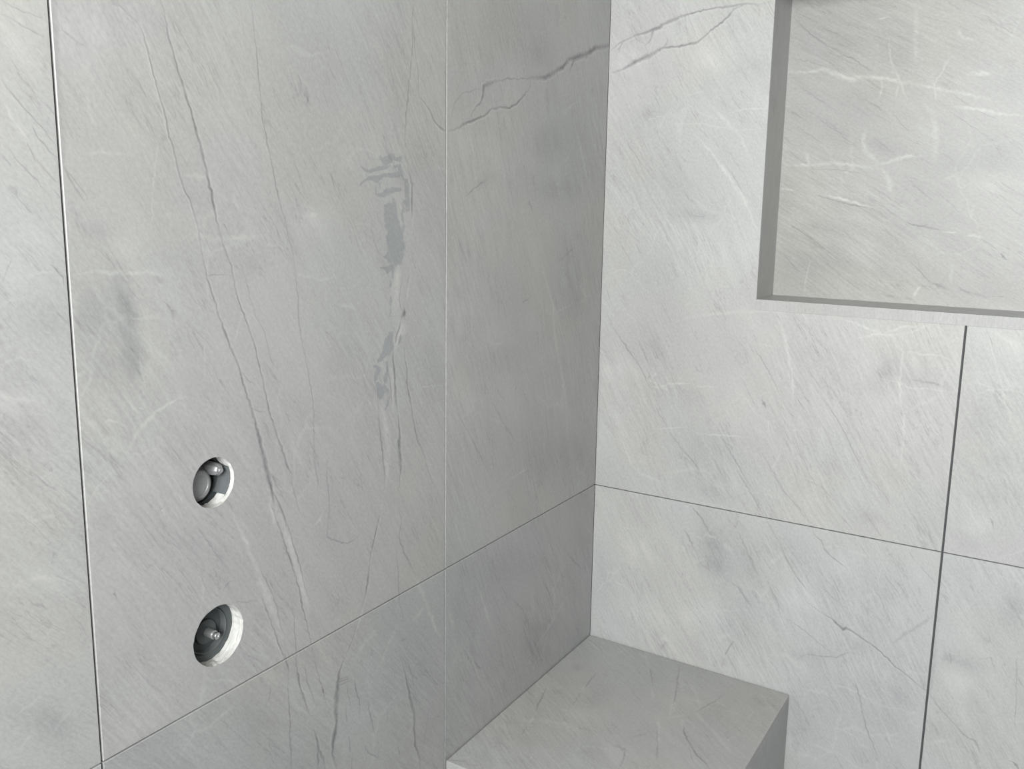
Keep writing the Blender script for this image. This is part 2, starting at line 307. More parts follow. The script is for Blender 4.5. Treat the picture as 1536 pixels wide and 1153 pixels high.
('B','D',0.45,[(188,553,1.3),(203,551,1.2)]),
('B','D',0.8,[(133,512,1.3),(135,508,1.3)]),
('B','D',0.35,[(21,532,1.6),(42,499,1.6)]),
('B','D',0.55,[(19,346,1.4),(34,323,1.9),(65,286,2.5),(90,257,1.9),(115,216,1.4)]),
('B','D',0.45,[(85,306,2.2),(108,266,2.2)]),
('B','D',0.5,[(309,323,1.2),(334,288,1.6),(352,261,1.6),(366,234,1.2)]),
('B','D',0.5,[(446,234,1.2),(469,203,1.4),(478,189,1.7),(499,152,1.8),(516,122,1.6),(535,93,1.4)]),
('B','D',0.55,[(254,156,1.3),(277,120,1.8),(301,85,1.9),(322,54,1.5)]),
('B','D',0.5,[(156,137,1.9),(185,105,1.9),(214,79,1.9),(228,55,1.9)]),
('B','D',0.4,[(126,182,1.6),(151,145,1.6)]),
('B','D',0.4,[(205,236,1.6),(225,199,1.6)]),
('B','D',0.4,[(294,259,1.5),(322,208,1.5)]),
('B','D',0.4,[(331,133,1.5),(359,95,1.5),(377,69,1.5)]),
('B','D',0.4,[(12,406,1.7),(23,375,1.7)]),
('B','D',0.35,[(37,498,1.6),(62,461,1.6),(77,440,1.6)]),
('B','D',0.35,[(391,266,1.4),(422,221,1.4)]),
('B','D',0.4,[(407,296,1.4),(435,255,1.4)]),
('B','D',0.5,[(203,270,2.6),(208,263,3.3)]),
('B','D',0.95,[(334,221,1.2),(337,217,4.2),(339,214,3.7),(340,212,1.2)]),
('B','W',0.8,[(347,182,1.2),(349,174,1.2)]),
('B','W',0.8,[(353,377,4.8),(361,356,5.7),(369,337,6),(380,289,5.5),(386,261,4.6),(390,225,3.6)]),
('B','D',0.7,[(350,379,1.2),(353,377,3.6),(355,374,1.2)]),
('B','D',0.4,[(379,285,1.3),(384,261,1.3)]),
('B','W',0.75,[(444,389,2.3),(481,378,3.1),(508,369,3.9),(533,361,4.4),(554,358,4.3)]),
('B','W',0.7,[(483,349,2.8),(520,360,3.6),(549,362,4.3),(573,369,3.8),(602,383,3.2)]),
('B','W',0.7,[(533,363,3.3),(560,377,3.8),(584,381,4.3)]),
('B','W',0.75,[(561,354,3.2),(565,324,3.8),(564,286,4.4),(569,246,3.8),(576,226,3.3),(578,182,3.3),(578,147,3.3)]),
('B','W',0.6,[(568,338,2.7),(591,333,2.7),(621,335,2.6),(649,323,2.6)]),
('B','W',0.65,[(536,285,2.8),(561,283,2.7),(581,275,2.7),(611,277,2.7),(647,276,2.6)]),
('B','D',0.4,[(583,289,3.2),(607,288,3.2),(632,284,3.2)]),
('B','W',0.65,[(687,378,2),(700,341,3),(710,310,4),(719,279,3.5),(741,223,3)]),
('B','D',0.5,[(686,382,1.4),(696,357,1.4)]),
('B','W',0.6,[(674,275,3.1),(696,286,3.1),(734,290,3)]),
('B','W',0.6,[(689,383,3),(712,371,7),(730,360,3)]),
('B','W',0.4,[(674,299,3.1),(689,293,3.1),(712,288,3)]),
('B','W',0.5,[(319,326,2.4),(344,323,2.4)]),
('B','W',0.65,[(113,220,2),(133,223,3.4),(156,232,4),(192,236,2.6)]),
('B','W',0.6,[(158,230,4),(166,216,4)]),
('B','W',0.6,[(205,232,2.1),(249,237,2.1)]),
('B','W',0.55,[(114,135,2.2),(187,149,2.1)]),
('B','W',0.65,[(210,140,2.6),(259,144,2.6),(293,148,2.5),(316,147,2.5)]),
('B','W',0.6,[(60,99,2.8),(79,56,5.7),(99,41,5.6),(142,33,2.8)]),
('B','W',0.35,[(156,51,5.5),(205,69,5.4),(245,67,5.3)]),
('B','W',0.4,[(176,361,5.2),(228,372,5.1),(287,382,4.9),(367,389,4.7)]),
('B','D',0.5,[(296,82,1.3),(309,62,2),(333,30,2),(350,4,1.3)]),
('B','D',0.4,[(357,93,1.5),(377,64,1.5),(400,43,1.5),(422,25,1.5)]),
('B','D',0.4,[(232,31,1.6),(256,9,1.6)]),
('B','D',0.4,[(274,42,1.6),(292,22,1.6)]),
('B','D',0.6,[(210,-7,2),(232,-26,2.9),(247,-50,2.8),(255,-57,1.6)]),
('B','D',0.5,[(198,-57,1.4),(209,-72,3.3),(226,-100,1.4)]),
('B','D',0.45,[(305,-38,2.6),(323,-71,2.6),(345,-112,2.6)]),
('B','D',0.4,[(261,-74,2.1),(283,-104,2.1)]),
('B','P',0.22,[(252,-118,5.4),(271,-134,5.4)]),
('B','D',0.4,[(295,-141,2.7),(312,-148,4.4),(329,-170,3.9),(343,-182,1.3)]),
('B','D',0.4,[(368,-127,1.8),(386,-156,1.8),(394,-184,1.8)]),
('B','D',0.4,[(357,-7,1.6),(381,-38,1.6),(399,-73,1.6),(419,-101,1.6),(445,-127,1.6)]),
('B','W',0.6,[(60,-65,1.5),(62,-75,4.4),(83,-84,2.2)]),
('B','D',0.4,[(62,-74,1.6),(83,-84,1.6)]),
('B','W',0.35,[(35,-220,4.5),(79,-264,4.5)]),
('B','W',0.4,[(57,-94,4.4),(62,-115,4.4),(77,-126,4.4)]),
('B','D',0.85,[(165,-257,1.4),(168,-263,1.4)]),
('B','D',0.65,[(309,-260,1.8),(301,-276,1.8),(294,-294,1.8)]),
('B','W',0.6,[(158,-305,5.8),(169,-291,8.6),(188,-311,8.6),(202,-321,5.7)]),
('B','W',0.6,[(279,-260,6.8),(298,-251,6.8),(312,-261,6.7)]),
('B','D',0.5,[(262,-268,1.8),(272,-287,1.8)]),
('B','D',0.4,[(166,-310,2.9),(173,-302,2.9)]),
('B','W',0.6,[(247,-57,4),(260,-59,4)]),
('B','W',0.5,[(277,-67,8),(295,-81,7.9)]),
('B','W',0.45,[(369,-87,6.4),(392,-62,6.3)]),
('B','D',0.4,[(357,93,1.5),(384,59,1.5),(410,32,1.5),(433,8,1.5)]),
('B','D',0.7,[(440,-5,1.2),(446,-15,1.8),(457,-22,2.1),(464,-37,2),(481,-51,1.6),(503,-63,1.2)]),
('B','D',0.4,[(424,85,1.5),(451,78,1.4),(473,57,1.4)]),
('B','D',0.45,[(537,103,1.4),(556,82,1.4),(569,66,1.4)]),
('B','D',0.4,[(487,31,1.4),(511,8,1.4)]),
('B','D',0.4,[(528,43,1.4),(544,24,1.4),(559,3,1.4)]),
('B','D',0.35,[(524,-14,1.4),(541,-39,1.4)]),
('B','D',0.4,[(547,-84,1.4),(566,-108,1.4),(579,-133,1.4)]),
('B','D',0.35,[(567,-60,1.4),(595,-91,1.4)]),
('B','D',0.4,[(619,-27,1.3),(648,-56,1.3)]),
('B','D',0.6,[(607,-14,1.1),(611,-21,1.1)]),
('B','D',0.85,[(722,72,1.6),(724,68,3.6),(725,64,1.6)]),
('B','D',0.4,[(392,-66,1.5),(419,-102,1.5),(446,-129,1.5)]),
('B','D',0.45,[(459,-106,1.4),(493,-131,1.3)]),
('B','D',0.85,[(447,-148,1.2),(463,-157,1.3),(475,-162,1.4),(487,-166,1.9),(497,-174,2.9),(507,-181,3.9),(513,-176,3.4),(529,-183,2.4),(553,-194,1.7),(574,-205,1.7),(595,-222,1.6),(618,-235,1.6),(638,-248,1.5),(654,-256,1.5)]),
('B','D',0.5,[(410,-187,1.4),(445,-204,1.4),(470,-221,1.4),(492,-231,1.4)]),
('B','D',0.4,[(431,-262,1.8),(448,-247,1.8),(475,-243,1.7),(501,-238,1.7),(518,-223,1.7),(541,-220,1.7)]),
('B','D',0.6,[(531,-265,1.2),(540,-286,1.6),(548,-310,1.9),(554,-334,1.6),(560,-355,1.7),(571,-378,2.1),(581,-398,1.8),(589,-417,1.2)]),
('B','W',0.6,[(585,-417,3.6),(587,-431,3.7)]),
('B','W',0.6,[(559,-218,1.2),(567,-245,3.6),(575,-271,1.2)]),
('B','W',0.6,[(584,-331,2.4),(596,-353,4),(605,-376,4.4),(612,-390,3.6)]),
('B','W',0.55,[(495,-293,3.1),(517,-291,3.1),(541,-292,3),(559,-300,3),(582,-305,3)]),
('B','D',0.5,[(480,-276,1.5),(495,-292,1.5)]),
('B','D',0.6,[(658,-258,1.1),(670,-275,1.3),(690,-292,1.5),(705,-306,1.5),(722,-319,1.8),(736,-322,2.5),(742,-334,2),(746,-345,1.1)]),
('B','D',0.9,[(794,-340,1.1),(799,-344,4.3),(803,-349,2.2)]),
('B','D',0.6,[(682,-175,1.4),(686,-187,1.4)]),
('B','D',0.5,[(728,-174,1.3),(745,-165,1.3),(752,-185,1.3)]),
('B','D',0.4,[(781,-152,1.4),(787,-217,1.4),(791,-276,1.4)]),
('B','D',0.6,[(788,-192,1.1),(793,-201,1.1)]),
('B','W',0.5,[(387,-262,10.4),(412,-261,10.3),(438,-274,10.2),(451,-287,10.1)]),
('B','W',0.4,[(518,-230,6.1),(526,-254,6.1),(537,-277,6.1)]),
('B','W',0.35,[(590,-234,3.5),(581,-263,3.6)]),
('B','W',0.5,[(636,-323,3.5),(653,-327,3.5)]),
('B','W',0.45,[(467,-422,5.1),(491,-424,5.1),(522,-430,5)]),
('B','W',0.4,[(460,-453,5.2),(467,-429,5.1)]),
('B','W',0.45,[(669,-350,6.9),(694,-335,6.8)]),
('B','W',0.5,[(582,-276,2.4),(591,-279,4.7)]),
('B','W',0.7,[(682,-174,1.1),(690,-175,1.1)]),
('B','D',0.3,[(594,-182,4.7),(614,-157,4.6),(634,-136,4.5),(651,-116,4.5)]),
('N','D',0.6,[(317,907,1.2),(347,878,1.4),(375,858,1.6),(405,838,1.7),(426,830,1.8),(444,815,1.5),(464,799,1.1)]),
('N','W',0.7,[(314,814,3.6),(346,812,4.4),(375,815,6.4),(405,803,8.3),(429,793,9),(439,799,6.5),(479,794,5.5),(506,786,5.4),(534,779,5.4)]),
('N','W',0.5,[(481,860,3.3),(486,826,3.3),(503,792,3.3),(517,760,3.3)]),
('N','W',0.55,[(504,783,3.3),(499,761,3.3)]),
('N','W',0.55,[(476,790,3.3),(474,762,3.3)]),
('N','W',0.5,[(579,820,3.1),(569,796,3.2),(560,780,3.2),(565,753,3.2)]),
('N','W',0.6,[(534,782,2.2),(576,769,5.3),(613,761,5.2),(639,752,3.1)]),
('N','W',0.65,[(594,741,3.2),(628,737,6.2),(648,732,6.1),(665,727,4.3),(699,723,2)]),
('N','W',0.7,[(612,792,3.1),(632,794,9.2),(645,791,4.1)]),
('N','W',0.6,[(318,648,3.7),(364,647,4.5),(405,651,4.7),(446,645,4.9),(480,642,5.7)]),
('N','W',0.6,[(480,646,3.4),(507,655,6.3),(531,662,6.6),(552,660,4.4)]),
('N','W',0.75,[(489,639,3.4),(498,625,6.7),(507,602,9)]),
('N','W',0.6,[(355,670,3.6),(359,655,6),(364,643,3.6)]),
('N','W',0.5,[(458,709,4.5),(451,689,6.1),(461,668,6.4),(485,648,5.6)]),
('N','W',0.8,[(465,893,1.1),(472,895,1.1)]),
('N','W',0.4,[(588,867,4.1),(597,851,4.1),(620,844,4.1)]),
('N','W',0.35,[(520,903,6.4),(524,864,6.4),(528,815,6.4)]),
('N','W',0.4,[(547,754,8.6),(565,725,8.6),(571,683,8.6),(571,653,8.6)]),
('N','W',0.5,[(354,912,3.5),(365,908,3.4)]),
('N','D',0.38,[(329,792,1.5),(364,767,1.5),(392,749,1.5)]),
('N','D',0.38,[(370,732,1.5),(395,713,1.5),(422,698,1.5)]),
('N','D',0.38,[(314,840,1.5),(351,829,1.5),(390,815,1.5)]),
('N','D',0.38,[(358,892,1.5),(397,872,1.5),(424,855,1.5)]),
('N','D',0.38,[(407,893,1.5),(450,870,1.4),(485,854,1.4)]),
('N','D',0.38,[(484,857,1.4),(524,829,1.4)]),
('N','D',0.38,[(527,801,1.4),(549,786,1.4)]),
('N','D',0.38,[(582,768,1.4),(614,745,1.4),(641,728,1.3),(664,717,1.3)]),
('N','D',0.38,[(585,736,1.4),(617,713,1.4),(655,687,1.3)]),
('N','D',0.38,[(335,715,1.6),(382,687,1.5)]),
('N','D',0.38,[(494,739,1.4),(527,701,1.4)]),
('N','D',0.38,[(466,751,1.5),(480,739,1.4)]),
('N','D',0.38,[(532,893,1.4),(572,877,1.3)]),
('N','D',0.38,[(364,640,1.6),(412,639,1.5),(453,633,1.5)]),
('N','D',0.38,[(578,669,1.4),(597,655,1.4)]),
('N','D',0.38,[(470,694,1.5),(506,665,1.4)]),
('N','D',0.65,[(374,593,1.2),(404,586,1.9),(428,580,2.1),(452,575,1.9),(475,571,1.1)]),
('N','W',0.8,[(386,596,1.2),(422,588,3.5),(451,580,4.2),(492,569,3.4)]),
('N','W',0.6,[(312,606,3.7),(337,603,3.7)]),
('N','D',0.8,[(532,551,1.1),(546,544,2.5),(563,542,2.4),(570,545,1.1)]),
('N','D',0.75,[(560,543,2.7),(576,539,2.2),(592,536,1.1)]),
('N','W',0.7,[(593,534,2.2),(616,533,2.2)]),
('N','W',0.6,[(632,528,2.1),(645,529,5.3),(658,524,3.2)]),
('N','D',0.5,[(657,523,1.3),(671,514,1.3),(685,502,1.3)]),
('N','D',0.9,[(688,499,1),(691,495,3.5),(695,491,1)]),
('N','D',0.55,[(537,490,1.1),(552,476,1.3),(570,459,1.6),(582,445,1.9),(584,440,2.2)]),
('N','D',0.45,[(553,497,1.3),(562,477,1.3),(565,465,1.3)]),
('N','D',0.6,[(569,440,2.2),(576,438,2.2)]),
('N','D',0.5,[(590,444,2.2),(598,441,4.4),(605,438,3.3)]),
('N','W',0.8,[(569,440,2.2),(565,433,3.7),(561,424,4.1),(557,416,3.4)]),
('N','D',0.6,[(634,436,1.6),(644,432,3.7),(650,432,1.1)]),
('N','D',0.65,[(651,431,1.1),(662,429,3.6),(670,426,2.1)]),
('N','D',0.35,[(670,426,1.3),(700,429,1.3)]),
('N','D',0.45,[(512,420,3.5),(530,414,3.4)]),
('N','D',0.4,[(549,415,3.4),(557,414,3.4)]),
('N','D',0.5,[(328,481,1.6),(346,463,1.6),(363,448,1.6)]),
('N','D',0.4,[(338,537,1.6),(370,517,1.6),(408,491,1.6),(443,465,1.5)]),
('N','D',0.4,[(400,475,1.6),(429,452,1.6),(469,424,1.5)]),
('N','W',0.55,[(377,471,2.4),(372,449,2.5),(369,414,2.5)]),
('N','D',0.35,[(429,534,1.4),(463,499,1.4)]),
('N','D',0.4,[(687,580,1.2),(703,568,1.2),(715,561,1.2)]),
('N','D',0.35,[(525,629,1.3),(569,589,1.3)]),
('N','D',0.35,[(578,604,1.3),(618,567,1.3)]),
('N','W',0.5,[(616,473,4.4),(616,447,4.4)]),
('N','W',0.4,[(640,582,3.2),(636,557,3.2)]),
('T','D',0.6,[(26,-234,1.7),(36,-263,2.6),(43,-293,2.5),(53,-321,1.6)]),
('T','W',0.6,[(26,-234,1.7),(33,-239,1.7)]),
('T','W',0.6,[(55,-324,1.6),(60,-344,4.8),(62,-365,3.1)]),
('T','D',0.4,[(62,-365,2),(67,-393,2)]),
('T','D',0.5,[(83,-136,1.8),(86,-172,2.8),(89,-197,1.7)]),
('T','W',0.5,[(87,-193,5.3),(93,-215,5.2),(87,-199,5.2)]),
('T','D',0.35,[(91,-206,2.1),(93,-236,2),(97,-263,2)]),
('T','W',0.6,[(88,-288,4.9),(97,-285,4.9)]),
('T','W',0.6,[(112,-431,1.4),(115,-445,4.3)]),
('T','D',0.5,[(0,-523,2.3),(17,-516,2.3),(30,-511,2.2)]),
('T','D',0.4,[(36,-516,2),(49,-510,1.9)]),
('T','W',0.4,[(15,-510,4.2),(27,-499,4.3)]),
('T','D',0.35,[(26,-380,1.9),(51,-404,1.8),(64,-417,1.8)]),
('T','W',0.5,[(130,-10,3.9),(154,-49,7.5),(171,-77,5.5)]),
('T','D',0.5,[(163,-62,2.4),(180,-90,2.4),(191,-113,2.3)]),
('T','W',0.4,[(194,-124,5.3),(215,-163,5.1)]),
('T','D',0.5,[(207,-14,1.9),(224,-66,2.6),(237,-107,3),(249,-146,2.7),(260,-188,1.6)]),
('T','W',0.6,[(242,-121,3.4),(252,-161,6.7),(262,-198,4.8)]),
('T','W',0.45,[(236,-52,3.6),(266,-88,5.8),(296,-137,6.1),(295,-157,4.9)]),
('T','W',0.6,[(295,-157,3.3),(316,-178,4.8),(337,-195,6.2),(358,-212,6.1),(386,-237,5.9)]),
('T','D',0.45,[(295,-157,2),(301,-137,2),(310,-111,2),(320,-70,2.1)]),
('T','W',0.5,[(283,-195,4.8),(294,-219,4.7)]),
('T','D',0.7,[(289,-207,1.6),(303,-233,2.5),(323,-259,3),(344,-283,2.9),(363,-294,2.5),(375,-306,2)]),
('T','D',0.4,[(324,-268,1.8),(344,-302,1.7)]),
('T','W',0.5,[(260,-204,4.8),(269,-193,4.8),(280,-181,4.9)]),
('T','D',0.4,[(256,-244,2.3),(278,-294,2.2),(293,-335,2.1)]),
('T','W',0.5,[(242,-211,4.8),(262,-250,4.6),(279,-293,4.4)]),
('T','D',0.6,[(226,-333,2.9),(232,-336,5.9),(236,-331,1.5)]),
('T','D',0.5,[(236,-331,2.3),(246,-366,2.3),(249,-387,2.2)]),
('T','W',0.5,[(376,-27,5.2),(398,-59,5),(419,-81,4.9)]),
('T','W',0.45,[(315,-102,3.4),(334,-112,6.6)]),
('T','D',0.5,[(235,-288,1.5),(240,-281,4.6),(246,-276,1.5)]),
('T','W',0.35,[(87,-18,7.9),(87,-52,7.7)]),
]
CLOUDS = [
('L',1.1,-1068,450,8,1,7,-43),('L',0.6,-1102,465,21,5,8,-25),('L',0.7,-1065,409,10,-1,-1,-14),('L',0.3,-1097,412,20,-10,-9,-17),('L',0.28,-976,573,26,-3,-3,-9),
('L',0.28,-1095,541,22,-12,-5,-7),('L',0.2,-1013,518,31,-3,-2,-9),('L',0.3,-1032,491,9,-1,0,-3),('L',0.25,-902,502,17,-1,0,-8),('L',-0.25,-1053,430,13,0,5,-39),
('L',-0.22,-1067,527,23,-1,-1,-13),('L',-0.2,-1134,714,55,8,-2,-29),('L',-0.2,-1160,520,25,-1,-2,-24),('L',0.3,-1154,459,22,-10,-8,-16),('L',0.25,-1187,419,15,-12,-7,-9),
('L',0.25,-1187,361,23,-5,-2,-22),('L',-0.25,-1185,390,23,-4,-1,-8),('L',0.2,-797,533,10,0,0,-5),('L',0.15,-812,650,53,21,47,-70),('L',0.15,-783,730,66,29,42,-58),
('L',0.12,-643,748,29,4,-1,-75),('L',0.25,-797,532,8,0,0,-4),('L',0.25,-743,422,9,-1,0,-8),('L',0.2,-757,371,26,-4,-1,-44),('L',0.15,-1128,146,28,-32,-12,-11),
('L',0.2,-1198,87,37,-30,-5,-14),('L',0.2,-1177,59,19,1,7,-19),('L',-0.2,-1171,218,33,-12,-1,-14),('L',-0.18,-1081,36,43,-22,-2,-32),('L',0.15,-997,191,55,-47,-17,-18),
('L',0.25,-923,-60,37,-46,-22,-10),('L',-0.2,-807,-89,41,-20,-1,-30),('L',0.15,-615,-98,72,-31,0,-77),('L',-0.15,-707,-58,42,-18,-1,-36),('L',0.25,-1176,71,9,4,11,-18),
('L',0.2,-837,556,11,0,0,-5),('L',-0.2,-808,546,35,0,-1,-16),('L',0.45,-225,675,56,3,1,-30),('L',0.35,-262,818,45,6,1,-21),('L',0.35,-197,597,92,-6,-7,-23),
('L',0.35,-423,604,24,5,4,-6),('L',0.2,-354,845,113,18,1,-40),('L',-0.2,-464,661,55,3,0,-23),('L',0.25,-99,659,70,12,53,-78),('L',0.2,-341,411,89,-7,1,-45),
('L',0.3,-121,435,93,-6,5,-93),('L',0.25,-374,318,124,7,15,-23),('L',0.3,-232,116,140,-45,-19,-58),('L',-0.15,-483,283,31,-2,22,-75),('L',0.2,-81,81,80,-19,3,-56),
('L',0.4,-246,-250,40,-13,14,-44),('L',0.3,-193,-234,48,-20,1,-20),('L',0.25,-365,-59,114,-17,22,-41),('L',-0.15,-408,-128,45,-18,1,-39),('L',0.15,-465,-106,53,-10,50,-101),
('L',0.3,-110,516,11,0,0,-5),('L',0.25,-81,492,18,-1,0,-3),('B',0.3,82,736,42,9,5,-16),('B',0.2,276,809,42,5,6,-22),('B',0.22,146,601,74,-24,-19,-54),('B',0.25,192,553,51,1,1,-12),
('B',-0.2,46,839,41,-3,1,-24),('B',-0.15,203,825,37,-2,1,-23),('B',0.15,99,663,66,-1,3,-62),('B',0.25,118,442,56,-16,-17,-49),('B',0.2,116,287,78,-19,-14,-43),
('B',0.35,239,110,77,-31,-22,-46),('B',0.25,175,214,59,-13,-8,-26),('B',0.25,545,307,19,-9,-10,-25),('B',0.3,595,294,27,-2,-1,-11),('B',-0.2,47,244,48,5,1,-36),
('B',-0.25,37,137,48,7,2,-46),('B',-0.15,281,475,80,4,3,-48),('B',0.15,412,309,72,-19,-13,-47),('B',0.18,137,349,85,-22,-21,-63),('B',0.4,265,-77,30,25,34,-48),
('B',0.35,267,-121,24,-14,-10,-16),('B',0.3,325,-97,31,-19,-13,-21),('B',0.25,249,31,50,-9,-6,-20),('B',0.2,26,-181,22,9,16,-69),('B',-0.2,117,-110,43,9,2,-35),
('B',-0.15,160,-250,70,19,2,-36),('B',-0.2,246,-227,43,12,2,-31),('B',0.15,397,-54,43,-7,-8,-33),('B',0.2,457,-246,35,10,1,-13),('B',0.2,532,37,24,-5,-4,-15),
('B',0.25,716,112,17,3,1,-11),('B',0.2,694,26,21,-4,-5,-23),('B',-0.25,702,54,27,6,2,-20),('B',0.3,763,-69,19,5,3,-32),('B',-0.2,504,-50,22,-4,-5,-22),
('B',-0.2,428,-143,32,-11,-12,-29),('B',0.15,569,-85,34,-13,-9,-24),('B',0.35,769,-79,16,-3,-5,-29),('B',0.35,712,-188,29,-4,-3,-15),('B',0.3,608,-280,29,-3,-5,-26),
('B',0.25,601,-332,32,-10,-8,-23),('B',0.25,674,-323,13,14,11,-16),('B',0.2,726,-255,10,3,3,-27),('B',0.2,445,-378,20,20,26,-36),('B',0.3,680,-185,10,3,1,-12),
('B',0.25,540,-204,17,5,1,-13),('B',-0.2,703,-228,34,-4,-6,-31),('B',-0.25,709,-292,23,-14,-11,-23),('B',0.25,695,233,27,-7,-8,-39),('B',0.25,729,175,25,-1,-1,-17),
('B',0.2,544,305,16,2,2,-20),('B',-0.2,727,363,11,1,2,-16),('N',0.3,393,883,120,-41,-12,-60),('N',-0.2,498,556,139,-22,-5,-55),('N',-0.3,550,709,24,-1,4,-42),  # the two broad niche clouds paint recess shade: dark above, pale below
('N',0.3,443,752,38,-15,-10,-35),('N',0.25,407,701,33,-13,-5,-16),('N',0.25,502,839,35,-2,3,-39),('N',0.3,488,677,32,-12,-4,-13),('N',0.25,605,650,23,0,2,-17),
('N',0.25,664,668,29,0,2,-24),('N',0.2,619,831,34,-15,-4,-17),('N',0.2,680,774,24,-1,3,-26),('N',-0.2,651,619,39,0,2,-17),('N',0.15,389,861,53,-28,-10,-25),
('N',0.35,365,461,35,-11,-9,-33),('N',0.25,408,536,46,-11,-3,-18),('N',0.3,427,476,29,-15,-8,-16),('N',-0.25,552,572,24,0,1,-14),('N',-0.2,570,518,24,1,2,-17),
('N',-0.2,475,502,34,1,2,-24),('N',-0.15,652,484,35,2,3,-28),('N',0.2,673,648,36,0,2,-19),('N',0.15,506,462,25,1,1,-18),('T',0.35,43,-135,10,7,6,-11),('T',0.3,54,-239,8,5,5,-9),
('T',0.2,120,-208,10,43,18,-19),('T',0.2,52,-381,12,8,13,-22),('T',-0.15,123,-288,29,19,11,-21),('T',-0.15,58,-450,27,18,15,-23),('T',0.25,247,-260,9,18,11,-16),
('T',0.25,322,-137,16,32,13,-22),('T',0.15,184,-81,27,18,22,-53),('T',0.2,332,-194,22,-8,1,-17),('T',-0.15,287,-264,20,13,14,-34),('T',0.2,384,-65,9,6,3,-9),
('T',-0.2,224,-353,24,15,13,-28),('T',0.2,200,-369,19,0,3,-13),
]

# ------------------------------------------------------------------ materials
def new_mat(name):
    m = bpy.data.materials.new(name)
    m.use_nodes = True
    nt = m.node_tree
    nt.nodes.clear()
    out = nt.nodes.new('ShaderNodeOutputMaterial')
    b = nt.nodes.new('ShaderNodeBsdfPrincipled')
    nt.links.new(b.outputs[0], out.inputs['Surface'])
    return m, nt, b

class G:
    """small helper to chain shader nodes"""
    def __init__(self, nt): self.nt = nt
    def link(self, a, inp):
        if isinstance(a, (int, float)): inp.default_value = a
        elif isinstance(a, tuple): inp.default_value = a
        else: self.nt.links.new(a, inp)
    def math(self, op, a, b=0.0, c=0.0, clamp=False):
        n = self.nt.nodes.new('ShaderNodeMath'); n.operation = op; n.use_clamp = clamp
        for i, x in enumerate((a, b, c)): self.link(x, n.inputs[i])
        return n.outputs[0]
    def rng(self, v, a, b, c, d, smooth=False):
        n = self.nt.nodes.new('ShaderNodeMapRange'); n.clamp = True
        if smooth: n.interpolation_type = 'SMOOTHSTEP'
        self.link(v, n.inputs['Value'])
        for k, x in zip(('From Min', 'From Max', 'To Min', 'To Max'), (a, b, c, d)): n.inputs[k].default_value = x
        return n.outputs['Result']
    def noise(self, vec, scale=(1, 1, 1), loc=(0, 0, 0), detail=4.0, rough=0.55, dist=0.0):
        mp = self.nt.nodes.new('ShaderNodeMapping')
        mp.inputs['Scale'].default_value = scale; mp.inputs['Location'].default_value = loc
        self.nt.links.new(vec, mp.inputs['Vector'])
        n = self.nt.nodes.new('ShaderNodeTexNoise')
        n.inputs['Scale'].default_value = 1.0; n.inputs['Detail'].default_value = detail
        n.inputs['Roughness'].default_value = rough; n.inputs['Distortion'].default_value = dist
        self.nt.links.new(mp.outputs[0], n.inputs['Vector'])
        return n
    def attr(self, name):
        n = self.nt.nodes.new('ShaderNodeAttribute'); n.attribute_name = name
        return n.outputs['Fac']
    def mix(self, f, a, b, mode='MIX'):
        n = self.nt.nodes.new('ShaderNodeMix'); n.data_type = 'RGBA'; n.blend_type = mode
        self.link(f, n.inputs[0]); self.link(a, n.inputs[6]); self.link(b, n.inputs[7])
        return n.outputs[2]
    def vadd(self, a, b, s):
        n = self.nt.nodes.new('ShaderNodeVectorMath'); n.operation = 'MULTIPLY_ADD'
        self.nt.links.new(b, n.inputs[0]); n.inputs[1].default_value = (s, s, s); self.nt.links.new(a, n.inputs[2])
        return n.outputs[0]

